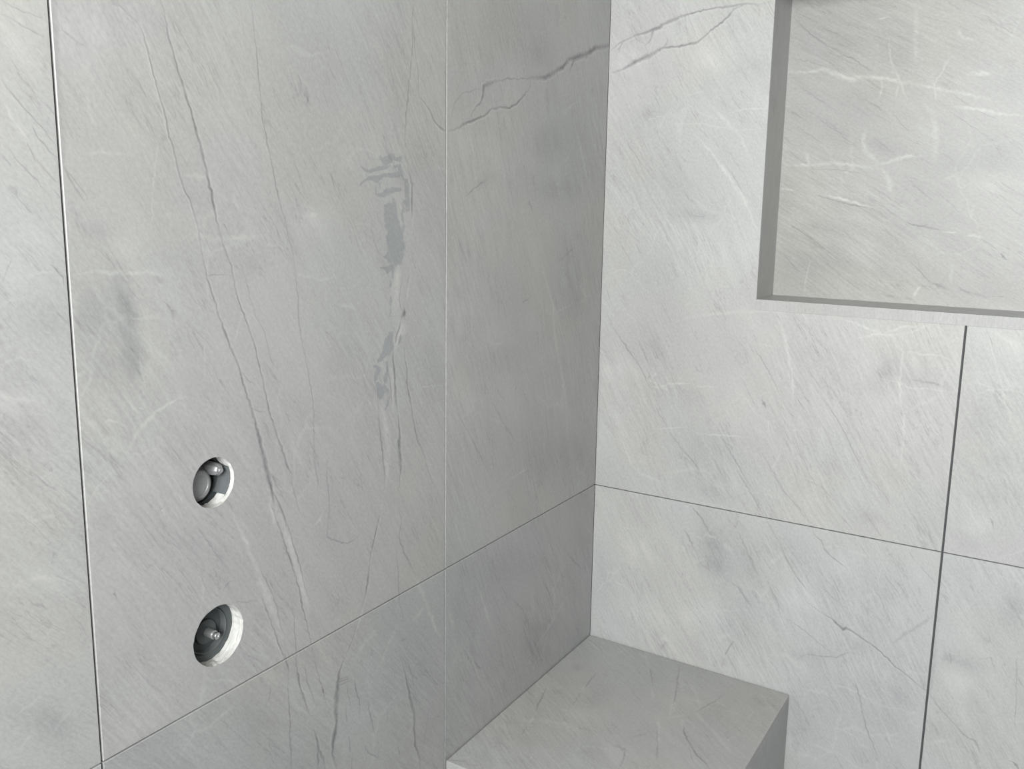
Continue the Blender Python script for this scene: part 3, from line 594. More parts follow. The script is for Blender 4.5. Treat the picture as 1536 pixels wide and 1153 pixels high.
BASE = 0.36                                    # overall reflectance of the stone
def make_stone():
    m, nt, b = new_mat('grey_veined_stone')
    g = G(nt)
    uvn = nt.nodes.new('ShaderNodeUVMap'); uvn.uv_map = 'stone'
    uv0 = uvn.outputs[0]
    w = g.noise(uv0, (3, 3, 1), (4, 1, 0), 2.0, 0.5)
    uv = g.vadd(uv0, w.outputs['Color'], 0.05)
    fine = g.noise(uv, (20, 190, 1), (0, 0, 0), 5.0, 0.62).outputs[0]
    broad = g.noise(uv, (6.0, 38, 1), (7, 3, 0), 4.0, 0.62).outputs[0]
    cloud = g.noise(uv, (5.5, 9, 1), (1, 9, 0), 5.0, 0.55).outputs[0]
    big = g.noise(uv0, (1.6, 2.2, 1), (3, 5, 0), 3.0, 0.5).outputs[0]
    zone = g.rng(g.noise(uv0, (3.2, 4.5, 1), (11, 2, 0), 2.0, 0.5).outputs[0], 0.38, 0.62, 0.25, 1.0, True)
    grain = g.noise(uv0, (170, 340, 1), (0, 0, 0), 3.0, 0.75).outputs[0]
    # hairlines: thin contour lines of a noise stretched along the bedding
    hair_n = g.noise(uv, (8.0, 64, 1), (2, 8, 0), 3.0, 0.55).outputs[0]
    hair = g.rng(g.math('ABSOLUTE', g.math('SUBTRACT', hair_n, 0.5)), 0.0, 0.022, 1.0, 0.0)
    hmask = g.rng(g.noise(uv0, (11, 18, 1), (5, 6, 0), 2.0, 0.5).outputs[0], 0.47, 0.64, 0.0, 1.0, True)
    hair = g.math('MULTIPLY', hair, hmask)
    # pale crackle
    vo = nt.nodes.new('ShaderNodeTexVoronoi'); vo.feature = 'DISTANCE_TO_EDGE'; vo.inputs['Scale'].default_value = 8.5
    w2 = g.noise(uv0, (14, 14, 1), (9, 4, 0), 3.0, 0.6)
    nt.links.new(g.vadd(uv0, w2.outputs['Color'], 0.05), vo.inputs['Vector'])
    crack = g.rng(vo.outputs['Distance'], 0.0, 0.03, 1.0, 0.0, True)
    cmask = g.rng(g.noise(uv0, (7, 7, 1), (13, 7, 0), 2.0, 0.5).outputs[0], 0.47, 0.68, 0.0, 1.0, True)
    crack = g.math('MULTIPLY', crack, cmask)
    val = g.math('MULTIPLY', g.math('SUBTRACT', fine, 0.5), g.math('MULTIPLY', zone, STREAK))
    val = g.math('ADD', val, g.math('MULTIPLY', g.math('SUBTRACT', broad, 0.5), 0.16))
    val = g.math('ADD', val, g.math('MULTIPLY', g.math('SUBTRACT', cloud, 0.5), 0.22))
    val = g.math('ADD', val, g.math('MULTIPLY', g.math('SUBTRACT', big, 0.5), 0.16))
    val = g.math('ADD', val, g.math('MULTIPLY', g.math('SUBTRACT', grain, 0.5), 0.46))
    val = g.math('SUBTRACT', val, g.math('MULTIPLY', hair, 0.16))
    val = g.math('ADD', val, g.math('MULTIPLY', crack, 0.08))
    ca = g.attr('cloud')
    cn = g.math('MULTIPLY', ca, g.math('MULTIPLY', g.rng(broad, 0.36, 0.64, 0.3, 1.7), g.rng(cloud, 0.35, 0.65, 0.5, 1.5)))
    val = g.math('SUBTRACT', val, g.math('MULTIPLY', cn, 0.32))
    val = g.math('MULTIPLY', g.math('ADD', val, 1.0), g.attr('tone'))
    cool = g.attr('cool')  # slab hue, also paints the mixed light: cooler low, warmer in the niche
    tn = g.noise(uv0, (2.6, 2.6, 1), (21, 3, 0), 3.0, 0.55).outputs['Color']
    sep = nt.nodes.new('ShaderNodeSeparateColor'); nt.links.new(tn, sep.inputs[0])
    warm = g.rng(sep.outputs[0], 0.42, 0.62, 0.0, 1.0, True)
    mauve = g.rng(sep.outputs[1], 0.5, 0.66, 0.0, 0.8, True)
    tint = g.mix(warm, (BASE * .985, BASE * 1.0, BASE * .995, 1), (BASE * 1.0, BASE * .997, BASE * .962, 1))
    tint = g.mix(mauve, tint, (BASE * 1.0, BASE * .985, BASE * 1.0, 1))
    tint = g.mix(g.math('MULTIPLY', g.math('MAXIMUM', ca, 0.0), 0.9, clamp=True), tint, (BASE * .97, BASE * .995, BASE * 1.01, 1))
    cmb = nt.nodes.new('ShaderNodeCombineColor')
    for i, k in enumerate((-0.010, 0.002, 0.020)):
        nt.links.new(g.math('MULTIPLY', val, g.math('MULTIPLY_ADD', cool, k, 1.0)), cmb.inputs[i])
    col = g.mix(1.0, tint, cmb.outputs[0], 'MULTIPLY')
    # traced markings
    ragged = g.noise(uv0, (120, 120, 1), (3, 3, 0), 4.0, 0.7).outputs[0]
    pt = g.rng(g.math('ADD', g.attr('patch'), g.math('MULTIPLY', g.math('SUBTRACT', ragged, 0.5), 1.7)), 0.25, 0.75, 0.0, 1.0, True)
    col = g.mix(g.math('MULTIPLY', pt, g.rng(fine, 0.35, 0.65, 0.65, 1.0)), col, g.mix(1.0, col, (.72, .76, .785, 1), 'MULTIPLY'))
    pw = g.math('MULTIPLY', g.attr('vein_pale'), g.rng(ragged, 0.32, 0.62, 0.25, 1.0))
    col = g.mix(g.math('MULTIPLY', pw, 0.68), col, (BASE * 1.52, BASE * 1.52, BASE * 1.45, 1))
    dk = g.math('MULTIPLY', g.attr('vein_dark'), g.rng(ragged, 0.3, 0.6, 0.6, 1.0))
    col = g.mix(g.math('MULTIPLY', dk, 0.95), col, (BASE * .26, BASE * .28, BASE * .285, 1))
    nt.links.new(col, b.inputs['Base Color'])
    b.inputs['Roughness'].default_value = 0.42
    b.inputs['Specular IOR Level'].default_value = 0.35
    bump = nt.nodes.new('ShaderNodeBump'); bump.inputs['Strength'].default_value = 0.06; bump.inputs['Distance'].default_value = 0.002
    nt.links.new(grain, bump.inputs['Height']); nt.links.new(bump.outputs[0], b.inputs['Normal'])
    return m
STREAK = 0.50
STONE = make_stone()

def plain(name, color, rough=0.6, metal=0.0, var=0.08, scale=(40, 40, 40), spec=0.4):
    m, nt, b = new_mat(name)
    g = G(nt)
    tc = nt.nodes.new('ShaderNodeTexCoord')
    n = g.noise(tc.outputs['Object'], scale, (0, 0, 0), 4.0, 0.6).outputs[0]
    f = g.rng(n, 0.3, 0.7, 0.0, 1.0)
    c0 = tuple(c * (1 - var) for c in color) + (1,); c1 = tuple(min(1, c * (1 + var)) for c in color) + (1,)
    nt.links.new(g.mix(f, c0, c1), b.inputs['Base Color'])
    b.inputs['Roughness'].default_value = rough; b.inputs['Metallic'].default_value = metal
    b.inputs['Specular IOR Level'].default_value = spec
    return m
BODY = plain('pale_tile_body', (0.50, 0.50, 0.485), 0.85, 0, 0.18, (500, 60, 60))
ADHESIVE = plain('grey_adhesive', (0.20, 0.205, 0.21), 0.9)
MORTAR = plain('dark_grey_mortar', (0.075, 0.077, 0.08), 0.9)
PAINT = plain('warm_white_paint', (0.22, 0.205, 0.18), 0.8, 0, 0.01)
FLOORM = plain('grey_floor_screed', (0.08, 0.09, 0.10), 0.6)
TAUPE = plain('grey_plaster', (0.07, 0.07, 0.068), 0.8, 0, 0.03)
DARKPL = plain('dark_plastic', (0.075, 0.086, 0.088), 0.55, 0, 0.15)
GREYPL = plain('grey_plastic', (0.11, 0.12, 0.125), 0.5, 0, 0.1)
BRASS = plain('dull_nickel_metal', (0.32, 0.32, 0.33), 0.42, 0.5, 0.12)
CHROME = plain('bright_metal', (0.62, 0.62, 0.62), 0.25, 0.85, 0.05)
FRAMEM = plain('white_window_frame', (0.8, 0.8, 0.8), 0.4)

# ------------------------------------------------------------------ objects
def link(name, me, parent=None, mats=()):
    o = bpy.data.objects.new(name, me); COL.objects.link(o)
    if me is not None:
        for m in mats: me.materials.append(m)
    o.parent = parent
    return o
def empty(name, loc):
    o = bpy.data.objects.new(name, None); COL.objects.link(o); o.location = loc
    o.empty_display_size = 0.05
    return o
def tag(o, label, cat, group=None):
    o['label'] = label; o['category'] = cat
    if group: o['group'] = group
    return o
def structure(o, label=None):
    o['kind'] = 'structure'
    if label: o['label'] = label
    return o
def box_mesh(name, boxes):
    v, f = [], []
    for x0, x1, y0, y1, z0, z1 in boxes:
        k = len(v)
        v += [(x0, y0, z0), (x1, y0, z0), (x1, y1, z0), (x0, y1, z0), (x0, y0, z1), (x1, y0, z1), (x1, y1, z1), (x0, y1, z1)]
        f += [tuple(k + i for i in q) for q in ((0, 3, 2, 1), (4, 5, 6, 7), (0, 1, 5, 4), (1, 2, 6, 5), (2, 3, 7, 6), (3, 0, 4, 7))]
    me = bpy.data.meshes.new(name); me.from_pydata(v, [], f); me.update()
    return me

# ---- stone panels: front face meshed along the veins, small arris, sides
rnd = random.Random(7)
def jittered(pts, kind):
    """resample a traced vein finely with a little natural wander: returns (xy, width, strength factor)"""
    P = [np.array(p[:2], float) for p in pts]; W = [p[2] for p in pts]
    xy, w = [], []
    step = 4.5
    for i in range(len(P) - 1):
        a, bb = P[i], P[i + 1]; d = bb - a; L = max(np.hypot(*d), 1e-6)
        n = max(1, int(L / step)); nrm = np.array((-d[1], d[0])) / L
        for k in range(n):
            t = k / n
            amp = 0.0 if k == 0 else {'D': 0.65, 'W': 0.8, 'P': 0.9}[kind] * min(1.0, L / 20)
            xy.append(a + d * t + nrm * rnd.gauss(0, 1) * amp)
            w.append((W[i] * (1 - t) + W[i + 1] * t) * rnd.uniform(0.75, 1.25))
    xy.append(P[-1]); w.append(W[-1])
    n = len(xy); s = []
    ph, fr = rnd.uniform(0, 6), rnd.uniform(0.25, 0.5)
    for i in range(n):
        end = min(1.0, 0.35 + 3.0 * min(i, n - 1 - i) / max(n - 1, 1)) if n > 4 else 0.9
        s.append(end * (0.80 + 0.20 * math.sin(i * fr + ph) + rnd.uniform(-.1, .1)))
    return np.array(xy), np.array(w), np.clip(s, 0.1, 1.0)

PREP = []
for surf, kind, st, pts in VEINS:
    xy, w, s = jittered(pts, kind)
    half = w * {'D': 1.05, 'W': 0.85, 'P': 0.58}[kind]
    half = np.maximum(half, {'D': 1.15, 'W': 1.5, 'P': 1.2}[kind])
    PREP.append((surf, kind, st, xy, half, s if kind != 'P' else np.ones(len(s))))
    if kind == 'D' and st >= 0.75 and len(xy) > 8:      # strong veins carry a pale selvedge on one side
        t = np.gradient(xy, axis=0); t /= np.maximum(np.hypot(t[:, 0], t[:, 1])[:, None], 1e-9)
        side = rnd.choice((-1, 1)) * (half + 0.9)
        PREP.append((surf, 'W', 0.45, xy + np.stack([-t[:, 1], t[:, 0]], 1) * side[:, None], np.full(len(xy), 1.5), s))

def normals(xy):
    t = np.gradient(xy, axis=0); t /= np.maximum(np.hypot(t[:, 0], t[:, 1])[:, None], 1e-9)
    return np.stack([-t[:, 1], t[:, 0]], 1)

def inset(poly, d):
    """move every edge of a counter-clockwise polygon inwards by d"""
    n = len(poly); out = []
    for i in range(n):
        p0, p1, p2 = (np.array(poly[(i + k) % n], float) for k in (-1, 0, 1))
        a = p1 - p0; c = p2 - p1; a /= np.hypot(*a); c /= np.hypot(*c)
        na, nc = np.array((-a[1], a[0])), np.array((-c[1], c[0]))
        b = na + nc; out.append(p1 + b * (d / max(0.2, (b @ na))))
    return out

def inside(poly, q):
    x, y = q[:, 0], q[:, 1]; r = np.zeros(len(q), bool); n = len(poly)
    for i in range(n):
        (x0, y0), (x1, y1) = poly[i], poly[(i + 1) % n]
        if y0 == y1: continue
        r ^= ((y0 > y) != (y1 > y)) & (x < (x1 - x0) * (y - y0) / (y1 - y0) + x0)
    return r

ORIG = {'L': lambda u, v: (0.0, u, v + ZJ), 'B': lambda u, v: (u, 0.0, v + ZJ)}
def panel(name, parent, P, nrm, outline, surf=None, holes=(), depth=0.010, arris=0.0006, angle=0.0, seed=0.0,
          grid=0.0, cool=0.0, hole_mat=1, mats=None, tone=1.0):
    """slab of stone.  P(u,v): point of the face, nrm: outward normal, outline: ccw polygon in metres (u,v);
    holes: list of (cu, cv, r, roughness of the cut); tone / cool: shade and hue of this slab, some of it painted light"""
    nrm = np.array(nrm, float)
    inn = inset(outline, arris)
    pts, edges = [], []
    def add_loop(loop):
        k = len(pts); pts.extend([tuple(p) for p in loop]); n = len(loop)
        edges.extend([(k + i, k + (i + 1) % n) for i in range(n)])
    def add_line(line):
        k = len(pts); pts.extend([tuple(p) for p in line])
        edges.extend([(k + i, k + i + 1) for i in range(len(line) - 1)])
    add_loop([p * 1000 for p in inn])
    hl = []
    for cu, cv, r, wob in holes:
        a = np.linspace(0, 2 * np.pi, 56, endpoint=False)
        rr = r * (1 + wob * np.array([rnd.gauss(0, 1) for _ in a]))
        loop = np.stack([cu + rr * np.cos(a), cv + rr * np.sin(a)], 1)
        hl.append(loop); add_loop(loop * 1000)
    A = np.array(inn) * 1000; lo, hi = A.min(0), A.max(0)
    if grid:
        G_ = grid * 1000
        gx = np.arange(lo[0] + G_ / 2, hi[0], G_); gy = np.arange(lo[1] + G_ / 2, hi[1], G_)
        for i, x in enumerate(gx):
            for j, y in enumerate(gy):
                pts.append((x + (G_ / 2 if j % 2 else 0) * .98, y))
    mine = []
    if surf:
        for t in PREP:
            if t[0] != surf: continue
            xy, half = t[3], t[4]; m = half.max() + 2
            if xy[:, 0].max() + m < lo[0] or xy[:, 0].min() - m > hi[0] or xy[:, 1].max() + m < lo[1] or xy[:, 1].min() - m > hi[1]: continue
            mine.append(t)
            nv = normals(xy)
            add_line(xy)
            for sgn in (-1, 1):
                add_line(xy + nv * half[:, None] * sgn)
                if t[1] == 'P': add_line(xy + nv * half[:, None] * sgn * 0.62)
    res = delaunay_2d_cdt([Vector(p) for p in pts], edges, [], 0, 0.02)
    V2 = np.array([tuple(p) for p in res[0]]); T = np.array([t for t in res[2]])
    cen = V2[T].mean(1)
    keep = inside([tuple(p) for p in A], cen)
    for loop in hl: keep &= ~inside([tuple(p) for p in loop * 1000], cen)
    a, bb, c = V2[T[:, 0]], V2[T[:, 1]], V2[T[:, 2]]
    ar = (bb - a)[:, 0] * (c - a)[:, 1] - (bb - a)[:, 1] * (c - a)[:, 0]
    keep &= np.abs(ar) > 1e-7
    T = T[keep]
    flip = ar[keep] < 0
    T[flip] = T[flip][:, ::-1]
    used = np.unique(T); re = -np.ones(len(V2), int); re[used] = np.arange(len(used)); V2 = V2[used]; T = re[T]
    n0 = len(V2)
    at = {k: np.zeros(n0) for k in ('vein_dark', 'vein_pale', 'patch', 'cloud')}
    for _, kind, st, xy, half, s in mine:
        m = half.max() + 0.5
        idx = np.nonzero((V2[:, 0] > xy[:, 0].min() - m) & (V2[:, 0] < xy[:, 0].max() + m) & (V2[:, 1] > xy[:, 1].min() - m) & (V2[:, 1] < xy[:, 1].max() + m))[0]
        if not len(idx): continue
        q = V2[idx]; best = np.zeros(len(q))
        for i in range(len(xy) - 1):
            d = xy[i + 1] - xy[i]; L2 = max(d @ d, 1e-9)
            t = np.clip(((q - xy[i]) @ d) / L2, 0, 1)
            dist = np.hypot(*(q - xy[i] - t[:, None] * d).T)
            hw = half[i] * (1 - t) + half[i + 1] * t; sv = s[i] * (1 - t) + s[i + 1] * t
            val = np.clip(1 - dist / hw, 0, 1)
            if kind == 'P': val = np.minimum(1, val / 0.38)
            best = np.maximum(best, val * sv)
        key = {'D': 'vein_dark', 'W': 'vein_pale', 'P': 'patch'}[kind]
        at[key][idx] = np.maximum(at[key][idx], best * st)
    if surf:
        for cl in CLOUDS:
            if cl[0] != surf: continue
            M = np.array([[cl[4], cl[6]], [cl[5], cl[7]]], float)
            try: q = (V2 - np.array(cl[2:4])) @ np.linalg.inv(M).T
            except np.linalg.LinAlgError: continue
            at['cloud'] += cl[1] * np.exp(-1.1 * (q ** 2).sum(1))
    verts = [P(x / 1000, y / 1000) for x, y in V2]; faces = [tuple(int(i) for i in t) for t in T]; mi = [0] * len(faces)
    st_uv = [(x / 1000, y / 1000) for x, y in V2]
    def off(p, d): return tuple(np.array(P(p[0], p[1])) - nrm * d)
    n = len(outline); k = len(verts)
    for ring, d in ((inn, 0.0), (outline, arris), (outline, depth)):
        verts += [off(p, d) for p in ring]
        st_uv += [(p[0] + d * 1.0, p[1] + d * 1.0) for p in ring]
    for i in range(n):
        j = (i + 1) % n
        faces.append((k + i, k + n + i, k + n + j, k + j)); mi.append(0)
        faces.append((k + n + i, k + 2 * n + i, k + 2 * n + j, k + n + j)); mi.append(0)
    for loop in hl:
        k = len(verts); n = len(loop)
        depths = np.linspace(0, depth, 5)
        for li, d in enumerate(depths):
            for p in loop:
                pc = p if li == 0 else p + np.array([rnd.gauss(0, .00025), rnd.gauss(0, .00025)])
                verts.append(off(pc, d)); st_uv.append((p[0] + d, p[1] + d))
        for li in range(4):
            for i in range(n):
                j = (i + 1) % n
                faces.append((k + li * n + i, k + li * n + j, k + (li + 1) * n + j, k + (li + 1) * n + i)); mi.append(hole_mat)
    me = bpy.data.meshes.new(name)
    me.from_pydata(verts, [], faces); me.update()
    for key, arr in at.items():
        la = me.attributes.new(key, 'FLOAT', 'POINT')
        full = np.zeros(len(verts), np.float32); full[:n0] = arr
        la.data.foreach_set('value', full)
    me.attributes.new('tone', 'FLOAT', 'POINT').data.foreach_set('value', np.full(len(verts), tone, np.float32))
    me.attributes.new('cool', 'FLOAT', 'POINT').data.foreach_set('value', np.full(len(verts), cool, np.float32))
    uvl = me.uv_layers.new(name='stone')
    ca, sa = math.cos(math.radians(angle)), math.sin(math.radians(angle))
    S = np.array(st_uv); R = np.stack([S[:, 0] * ca + S[:, 1] * sa + seed * 1.7, -S[:, 0] * sa + S[:, 1] * ca + seed * 3.1], 1)
    li = np.zeros(len(me.loops), np.int32); me.loops.foreach_get('vertex_index', li)
    uvl.data.foreach_set('uv', R[li].astype(np.float32).ravel())
    o = link(name, me, parent, mats or (STONE, BODY))
    me.polygons.foreach_set('material_index', mi)
    me.update()
    return o

def rect(u0, u1, v0, v1): return [(u0, v0), (u1, v0), (u1, v1), (u0, v1)]

# ================================================================== the room
HOLES = [(-0.9734, 0.0755, 0.03595, 0.006), (-0.9712, 0.2586, 0.02905, 0.004)]   # valve openings: y, z above joint, radius
TD = 0.006                                     # tile thickness
LP = lambda u, v: (0.0, u, v + ZJ)
BP = lambda u, v: (u, 0.0, v + ZJ)

# left wall: tile backer with two bores, blind at the back
def backer_left():
    ol = [(ROOM_Y, -ZJ), (0.14, -ZJ), (0.14, ROOM_Z - ZJ), (ROOM_Y, ROOM_Z - ZJ)]
    o = panel('wall_left', None, lambda u, v: (-TD - 0.0008, u, v + ZJ), (1, 0, 0), ol, None,
              [(a, b, r * 1.03, 0.01) for a, b, r, _ in HOLES], depth=0.0135, arris=0.0, hole_mat=1, mats=(ADHESIVE, BODY))
    return structure(o)
wall_left = backer_left()
core = structure(link('core', box_mesh('core', [(-0.20, -0.12, ROOM_Y, 0.14, 0, ROOM_Z), (-0.12, -0.0203, ROOM_Y, -1.12, 0, ROOM_Z),
      (-0.12, -0.0203, -0.83, 0.14, 0, ROOM_Z), (-0.12, -0.0203, -1.12, -0.83, 0, ZJ - 0.02), (-0.12, -0.0203, -1.12, -0.83, ZJ + 0.36, ROOM_Z)]), wall_left, (ADHESIVE,)))
JL = [0.0, -0.5280, -1.1280, -1.7300, -2.3320]   # vertical joints of the left wall
GAPL = [0.0003, 0.0010, 0.0012, 0.0012, 0.0012]  # half width of each joint
GH = 0.0009
ang = {(0, 0): 112, (0, 1): 116, (1, 0): 122, (1, 1): 128, (2, 0): 128, (2, 1): 170, (3, 0): 120, (3, 1): 150}
TONE = [0.92, 0.96, 1.02, 1.0]                   # slab variation plus painted light falloff towards the corner
for i in range(4):
    y1, y0 = JL[i] - GAPL[i], JL[i + 1] + GAPL[i + 1]
    vis = i < 3
    panel('tile', wall_left, LP, (1, 0, 0), rect(y0, y1, GH, 1.2), 'L' if vis else None, HOLES if i == 1 else (), TD,
          angle=ang[(i, 0)], seed=1 + i, grid=0.014 if vis else 0, tone=TONE[i], cool=-0.2)
    panel('tile', wall_left, LP, (1, 0, 0), rect(y0, y1, -ZJ + 0.003, -GH), 'L' if vis else None, (), TD,
          angle=ang[(i, 1)], seed=6 + i, grid=0.014 if vis else 0, tone=TONE[i] * 0.955, cool=0.3)  # lower row toned down to paint the weaker light below
    panel('tile', wall_left, LP, (1, 0, 0), rect(y0, y1, 1.2022, ROOM_Z - ZJ - 0.003), None, (), TD, angle=ang[(i, 0)], seed=12 + i)

# back wall: backer with the niche opening, tiles cut around it
NX0, NX1, NZ0, NZ1, ND = 0.3112, 0.951, 0.4060, 0.9420, 0.1046
x0, x1 = -0.0005, ROOM_X
wall_back = structure(link('wall_back', box_mesh('wall_back', [
    (-0.0095, NX0 - 0.012, TD + .0006, 0.14, 0, ROOM_Z), (NX1 + 0.012, x1, TD + .0006, 0.14, 0, ROOM_Z),
    (NX0 - 0.012, NX1 + 0.012, TD + .0006, 0.14, 0, ZJ + NZ0 - 0.012), (NX0 - 0.012, NX1 + 0.012, TD + .0006, 0.14, ZJ + NZ1 + 0.012, ROOM_Z),
    (NX0 - 0.012, NX1 + 0.012, ND + 0.0115, 0.14, ZJ + NZ0 - 0.012, ZJ + NZ1 + 0.012)]), None, (MORTAR,)))
J1 = 0.6552; G1 = 0.0017; SB = NZ0 - 0.0190      # joint between the two niche tiles; underside of the slip below the sill
BN = (0, -1, 0)
panel('tile', wall_back, BP, BN, [(0.0003, GH), (J1 - G1, GH), (J1 - G1, SB), (NX0, SB), (NX0, NZ1), (J1 - G1, NZ1), (J1 - G1, 1.2), (0.0003, 1.2)],
      'B', (), TD, arris=0.0004, angle=122, seed=20, grid=0.014, cool=-0.2)
panel('tile', wall_back, BP, BN, [(J1 + G1, GH), (1.257, GH), (1.257, 1.2), (J1 + G1, 1.2), (J1 + G1, NZ1), (NX1, NZ1), (NX1, SB), (J1 + G1, SB)],
      'B', (), TD, arris=0.0004, angle=122, seed=21.2, grid=0.014, cool=0.2)
panel('tile', wall_back, BP, BN, rect(0.0003, J1 - G1, -ZJ + 0.003, -GH), 'B', (), TD, angle=122, seed=22.4, grid=0.014, tone=1.03, cool=0.7)
panel('tile', wall_back, BP, BN, rect(J1 + G1, 1.257, -ZJ + 0.003, -GH), 'B', (), TD, angle=124, seed=23.6, grid=0.014, tone=1.04, cool=0.9)
panel('tile', wall_back, BP, BN, rect(1.260, 1.860, GH, 1.2), None, (), TD, angle=122, seed=25)
panel('tile', wall_back, BP, BN, rect(1.260, 1.860, -ZJ + 0.003, -GH), None, (), TD, angle=122, seed=26)
for a, b, s in ((0.0003, J1 - G1, 27), (J1 + G1, 1.257, 28), (1.260, 1.860, 29)):
    panel('tile', wall_back, BP, BN, rect(a, b, 1.2022, ROOM_Z - ZJ - 0.003), None, (), TD, angle=122, seed=s)

# ---- the recessed niche: lining slabs of the same stone
niche = tag(empty('shower_niche', ((NX0 + NX1) / 2, 0, ZJ + NZ0)), 'rectangular recessed stone wall niche cut into the pale back wall', 'niche')
niche_inv = Matrix.Translation(niche.location).inverted()
def into(o, root): o.matrix_parent_inverse = Matrix.Translation(root.location).inverted(); return o
NB = 0.0007
into(panel('back_panel', niche, lambda u, v: (u, ND, v + ZJ), BN, rect(NX0 - 0.009, NX1 + 0.009, NZ0 - 0.009, NZ1 + 0.009), 'N', (), TD, angle=148, seed=30, grid=0.014, tone=0.82, cool=-1.0), niche)  # darker tone partly stands in for shade inside the recess
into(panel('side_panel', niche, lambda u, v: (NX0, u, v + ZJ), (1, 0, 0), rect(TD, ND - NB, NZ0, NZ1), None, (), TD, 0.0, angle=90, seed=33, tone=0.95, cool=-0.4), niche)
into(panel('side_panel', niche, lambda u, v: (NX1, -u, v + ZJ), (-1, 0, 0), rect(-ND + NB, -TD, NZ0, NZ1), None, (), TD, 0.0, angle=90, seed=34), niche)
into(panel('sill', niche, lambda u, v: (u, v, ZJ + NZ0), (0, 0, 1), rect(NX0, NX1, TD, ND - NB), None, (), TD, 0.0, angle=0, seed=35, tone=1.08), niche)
into(panel('top_panel', niche, lambda u, v: (u, -v, ZJ + NZ1), (0, 0, -1), rect(NX0, NX1, -ND + NB, -TD), None, (), TD, 0.0, angle=0, seed=36), niche)
sl = into(panel('edge_strip', niche, BP, BN, rect(NX0, NX1, SB, NZ0), None, (), TD, 0.0001, angle=95, seed=37.3, tone=0.93), niche)
sl['label'] = 'narrow pale stone slip under the niche sill'

# ---- corner bench
BX, BY, BZ = 0.4225, 0.526, 0.4530              # length along back wall, along left wall, height at the corner
bench = tag(empty('shower_bench', (BX / 2, -BY / 2, 0)), 'built-in corner bench clad in grey veined stone slabs', 'bench')
def TP(u, v): return (u, v, BZ - 0.0020 * (-v / BY) - 0.0035 * (u / BX))
TN = Vector((0.0083, -0.0038, 1)).normalized()
top = into(panel('seat_slab', bench, TP, TN, rect(0.0022, BX, -BY, -0.0040), 'T', (), 0.012, 0.0004, angle=-35, seed=40, grid=0.014, tone=0.95), bench)
into(panel('front_panel', bench, lambda u, v: (u, -BY, v), (0, -1, 0), [(0.0022, 0.002), (BX, 0.002), (BX, BZ - 0.0178), (0.0022, BZ - 0.0143)], None, (), 0.012, 0.0003, angle=60, seed=41), bench)
into(panel('end_panel', bench, lambda u, v: (BX, u, v), (1, 0, 0), [(-BY + 0.0124, 0.002), (-0.0040, 0.002), (-0.0040, BZ - 0.0158), (-BY + 0.0124, BZ - 0.0178)], None, (), 0.012, 0.0003, angle=70, seed=42, tone=0.93), bench)  # seat and end tones carry some painted shade, the front none
bc = link('core', box_mesh('core', [(0.004, BX - 0.0125, -BY + 0.0125, -0.006, 0.0, BZ - 0.020)]), bench, (MORTAR,)); into(bc, bench)

# ---- rest of the room (behind and beside the camera)
structure(link('floor', box_mesh('floor', [(-0.2, ROOM_X + 0.1, ROOM_Y - 0.1, 0.14, -0.1, 0.0)]), None, (FLOORM,)))
structure(link('ceiling', box_mesh('ceiling', [(-0.2, ROOM_X + 0.1, ROOM_Y - 0.1, 0.14, ROOM_Z, ROOM_Z + 0.1)]), None, (PAINT,)))
structure(link('wall_right', box_mesh('wall_right', [(ROOM_X, ROOM_X + 0.1, ROOM_Y, 0.14, 0, ROOM_Z)]), None, (TAUPE,)))
wx0, wx1, wz0, wz1 = WIN
structure(link('wall_front', box_mesh('wall_front', [(-0.2, wx0, ROOM_Y - 0.1, ROOM_Y, 0, ROOM_Z), (wx1, ROOM_X + 0.1, ROOM_Y - 0.1, ROOM_Y, 0, ROOM_Z),
    (wx0, wx1, ROOM_Y - 0.1, ROOM_Y, 0, wz0), (wx0, wx1, ROOM_Y - 0.1, ROOM_Y, wz1, ROOM_Z)]), None, (PAINT,)))
win = structure(link('window_1', box_mesh('window_1', [(wx0, wx0 + .04, ROOM_Y - .08, ROOM_Y - .03, wz0, wz1), (wx1 - .04, wx1, ROOM_Y - .08, ROOM_Y - .03, wz0, wz1),
    (wx0 + .04, wx1 - .04, ROOM_Y - .08, ROOM_Y - .03, wz0, wz0 + .04), (wx0 + .04, wx1 - .04, ROOM_Y - .08, ROOM_Y - .03, wz1 - .04, wz1)]), None, (FRAMEM,)))

# ================================================================== the two concealed valves in the left wall
def lathe(name, prof, seg=40, a0=0.0, a1=2 * math.pi):
    """profile of (x, r) turned about the x axis (the wall normal); closed when a full turn"""
    full = abs(a1 - a0 - 2 * math.pi) < 1e-6
    v, f = [], []
    cols = seg if full else seg + 1
    for k in range(cols):
        a = a0 + (a1 - a0) * k / seg
        for x, r in prof: v.append((x, r * math.cos(a), r * math.sin(a)))
    n = len(prof)
    for k in range(seg):
        k2 = (k + 1) % cols
        for i in range(n - 1):
            f.append((k * n + i, k * n + i + 1, k2 * n + i + 1, k2 * n + i))
    me = bpy.data.meshes.new(name); me.from_pydata(v, [], f); me.update()
    import bmesh
    bm = bmesh.new(); bm.from_mesh(me); bmesh.ops.remove_doubles(bm, verts=bm.verts, dist=1e-6)
    bmesh.ops.recalc_face_normals(bm, faces=bm.faces); bm.to_mesh(me); bm.free()
    for p in me.polygons: p.use_smooth = True
    me.set_sharp_from_angle(angle=math.radians(35))
    return me
def put(name, me, root, mat, loc=(0, 0, 0), rot=None):
    o = link(name, me, root, (mat,)); o.location = loc
    if rot: o.rotation_euler = rot
    return o

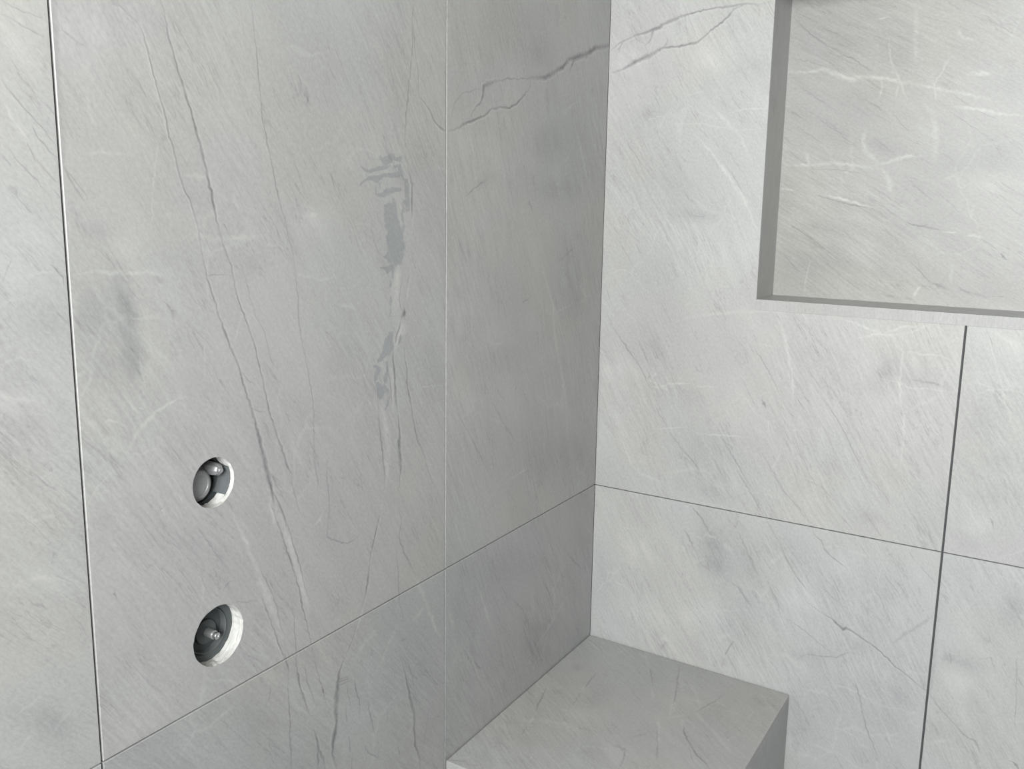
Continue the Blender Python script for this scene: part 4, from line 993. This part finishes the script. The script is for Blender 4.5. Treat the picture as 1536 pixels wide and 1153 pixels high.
# lower: mixer valve with its spindle showing in a dark housing
y, z, r, _ = HOLES[0]
valve = tag(empty('mixer_valve', (0, y, z + ZJ)), 'dark round valve body with thin metal spindle inside the lower, larger tile hole', 'valve')
put('housing', lathe('housing', [(-0.0205, 0.0430), (-0.0205, 0.0285), (-0.0215, 0.0278), (-0.0290, 0.0275), (-0.0290, 0.0)], 56), valve, DARKPL)
put('collar', lathe('collar', [(-0.0285, 0.0272), (-0.0192, 0.0272), (-0.0188, 0.0268), (-0.0192, 0.0263), (-0.0285, 0.0263)], 56), valve, GREYPL)
put('cartridge', lathe('cartridge', [(-0.0288, 0.0150), (-0.0262, 0.0150), (-0.0256, 0.0144), (-0.0256, 0.0062), (-0.0240, 0.0058), (-0.0240, 0.0)]), valve, DARKPL, (0, 0.003, -0.004))
sp = put('spindle', lathe('spindle', [(-0.0250, 0.0052), (-0.0120, 0.0052), (-0.0116, 0.0048), (-0.0116, 0.0)]), valve, BRASS, (0, 0.003, -0.004))
put('spindle_tip', lathe('spindle_tip', [(-0.0118, 0.0040), (-0.0065, 0.0040), (-0.0060, 0.0036), (-0.0060, 0.0022), (-0.0075, 0.0019), (-0.0075, 0.0)]), sp, CHROME)

# upper: diverter valve with a rounded metal cap, side lug and a piece of plaster guard
y, z, r, _ = HOLES[1]
div = tag(empty('diverter_valve', (0, y, z + ZJ)), 'round grey metal valve cap and side lug inside the upper, smaller tile hole', 'valve')
put('housing', lathe('housing', [(-0.0260, 0.0400), (-0.0260, 0.0288), (-0.0380, 0.0285), (-0.0380, 0.0)], 56), div, DARKPL)
cap = put('cap', lathe('cap', [(-0.0370, 0.0200), (-0.0250, 0.0200), (-0.0205, 0.0190), (-0.0178, 0.0165), (-0.0166, 0.0130), (-0.0166, 0.0118), (-0.0176, 0.0112), (-0.0180, 0.0)], 56), div, BRASS, (0, -0.0060, -0.0055))
put('cap_ring', lathe('cap_ring', [(-0.0300, 0.0222), (-0.0262, 0.0222), (-0.0254, 0.0214), (-0.0260, 0.0202), (-0.0300, 0.0200)], 56), cap, CHROME)
lug = put('lug', lathe('lug', [(-0.0370, 0.0088), (-0.0160, 0.0078), (-0.0110, 0.0066), (-0.0090, 0.0050), (-0.0086, 0.0)], 8), div, BRASS, (0, 0.0165, 0.0090))
put('screw', lathe('screw', [(-0.0095, 0.0030), (-0.0066, 0.0030), (-0.0062, 0.0026), (-0.0070, 0.0)], 20), lug, BRASS)
put('plaster_guard', lathe('plaster_guard', [(-0.0260, 0.0286), (-0.0065, 0.0286), (-0.0061, 0.0281), (-0.0065, 0.0276), (-0.0260, 0.0276)], 20, math.radians(-46), math.radians(24)), div, GREYPL)
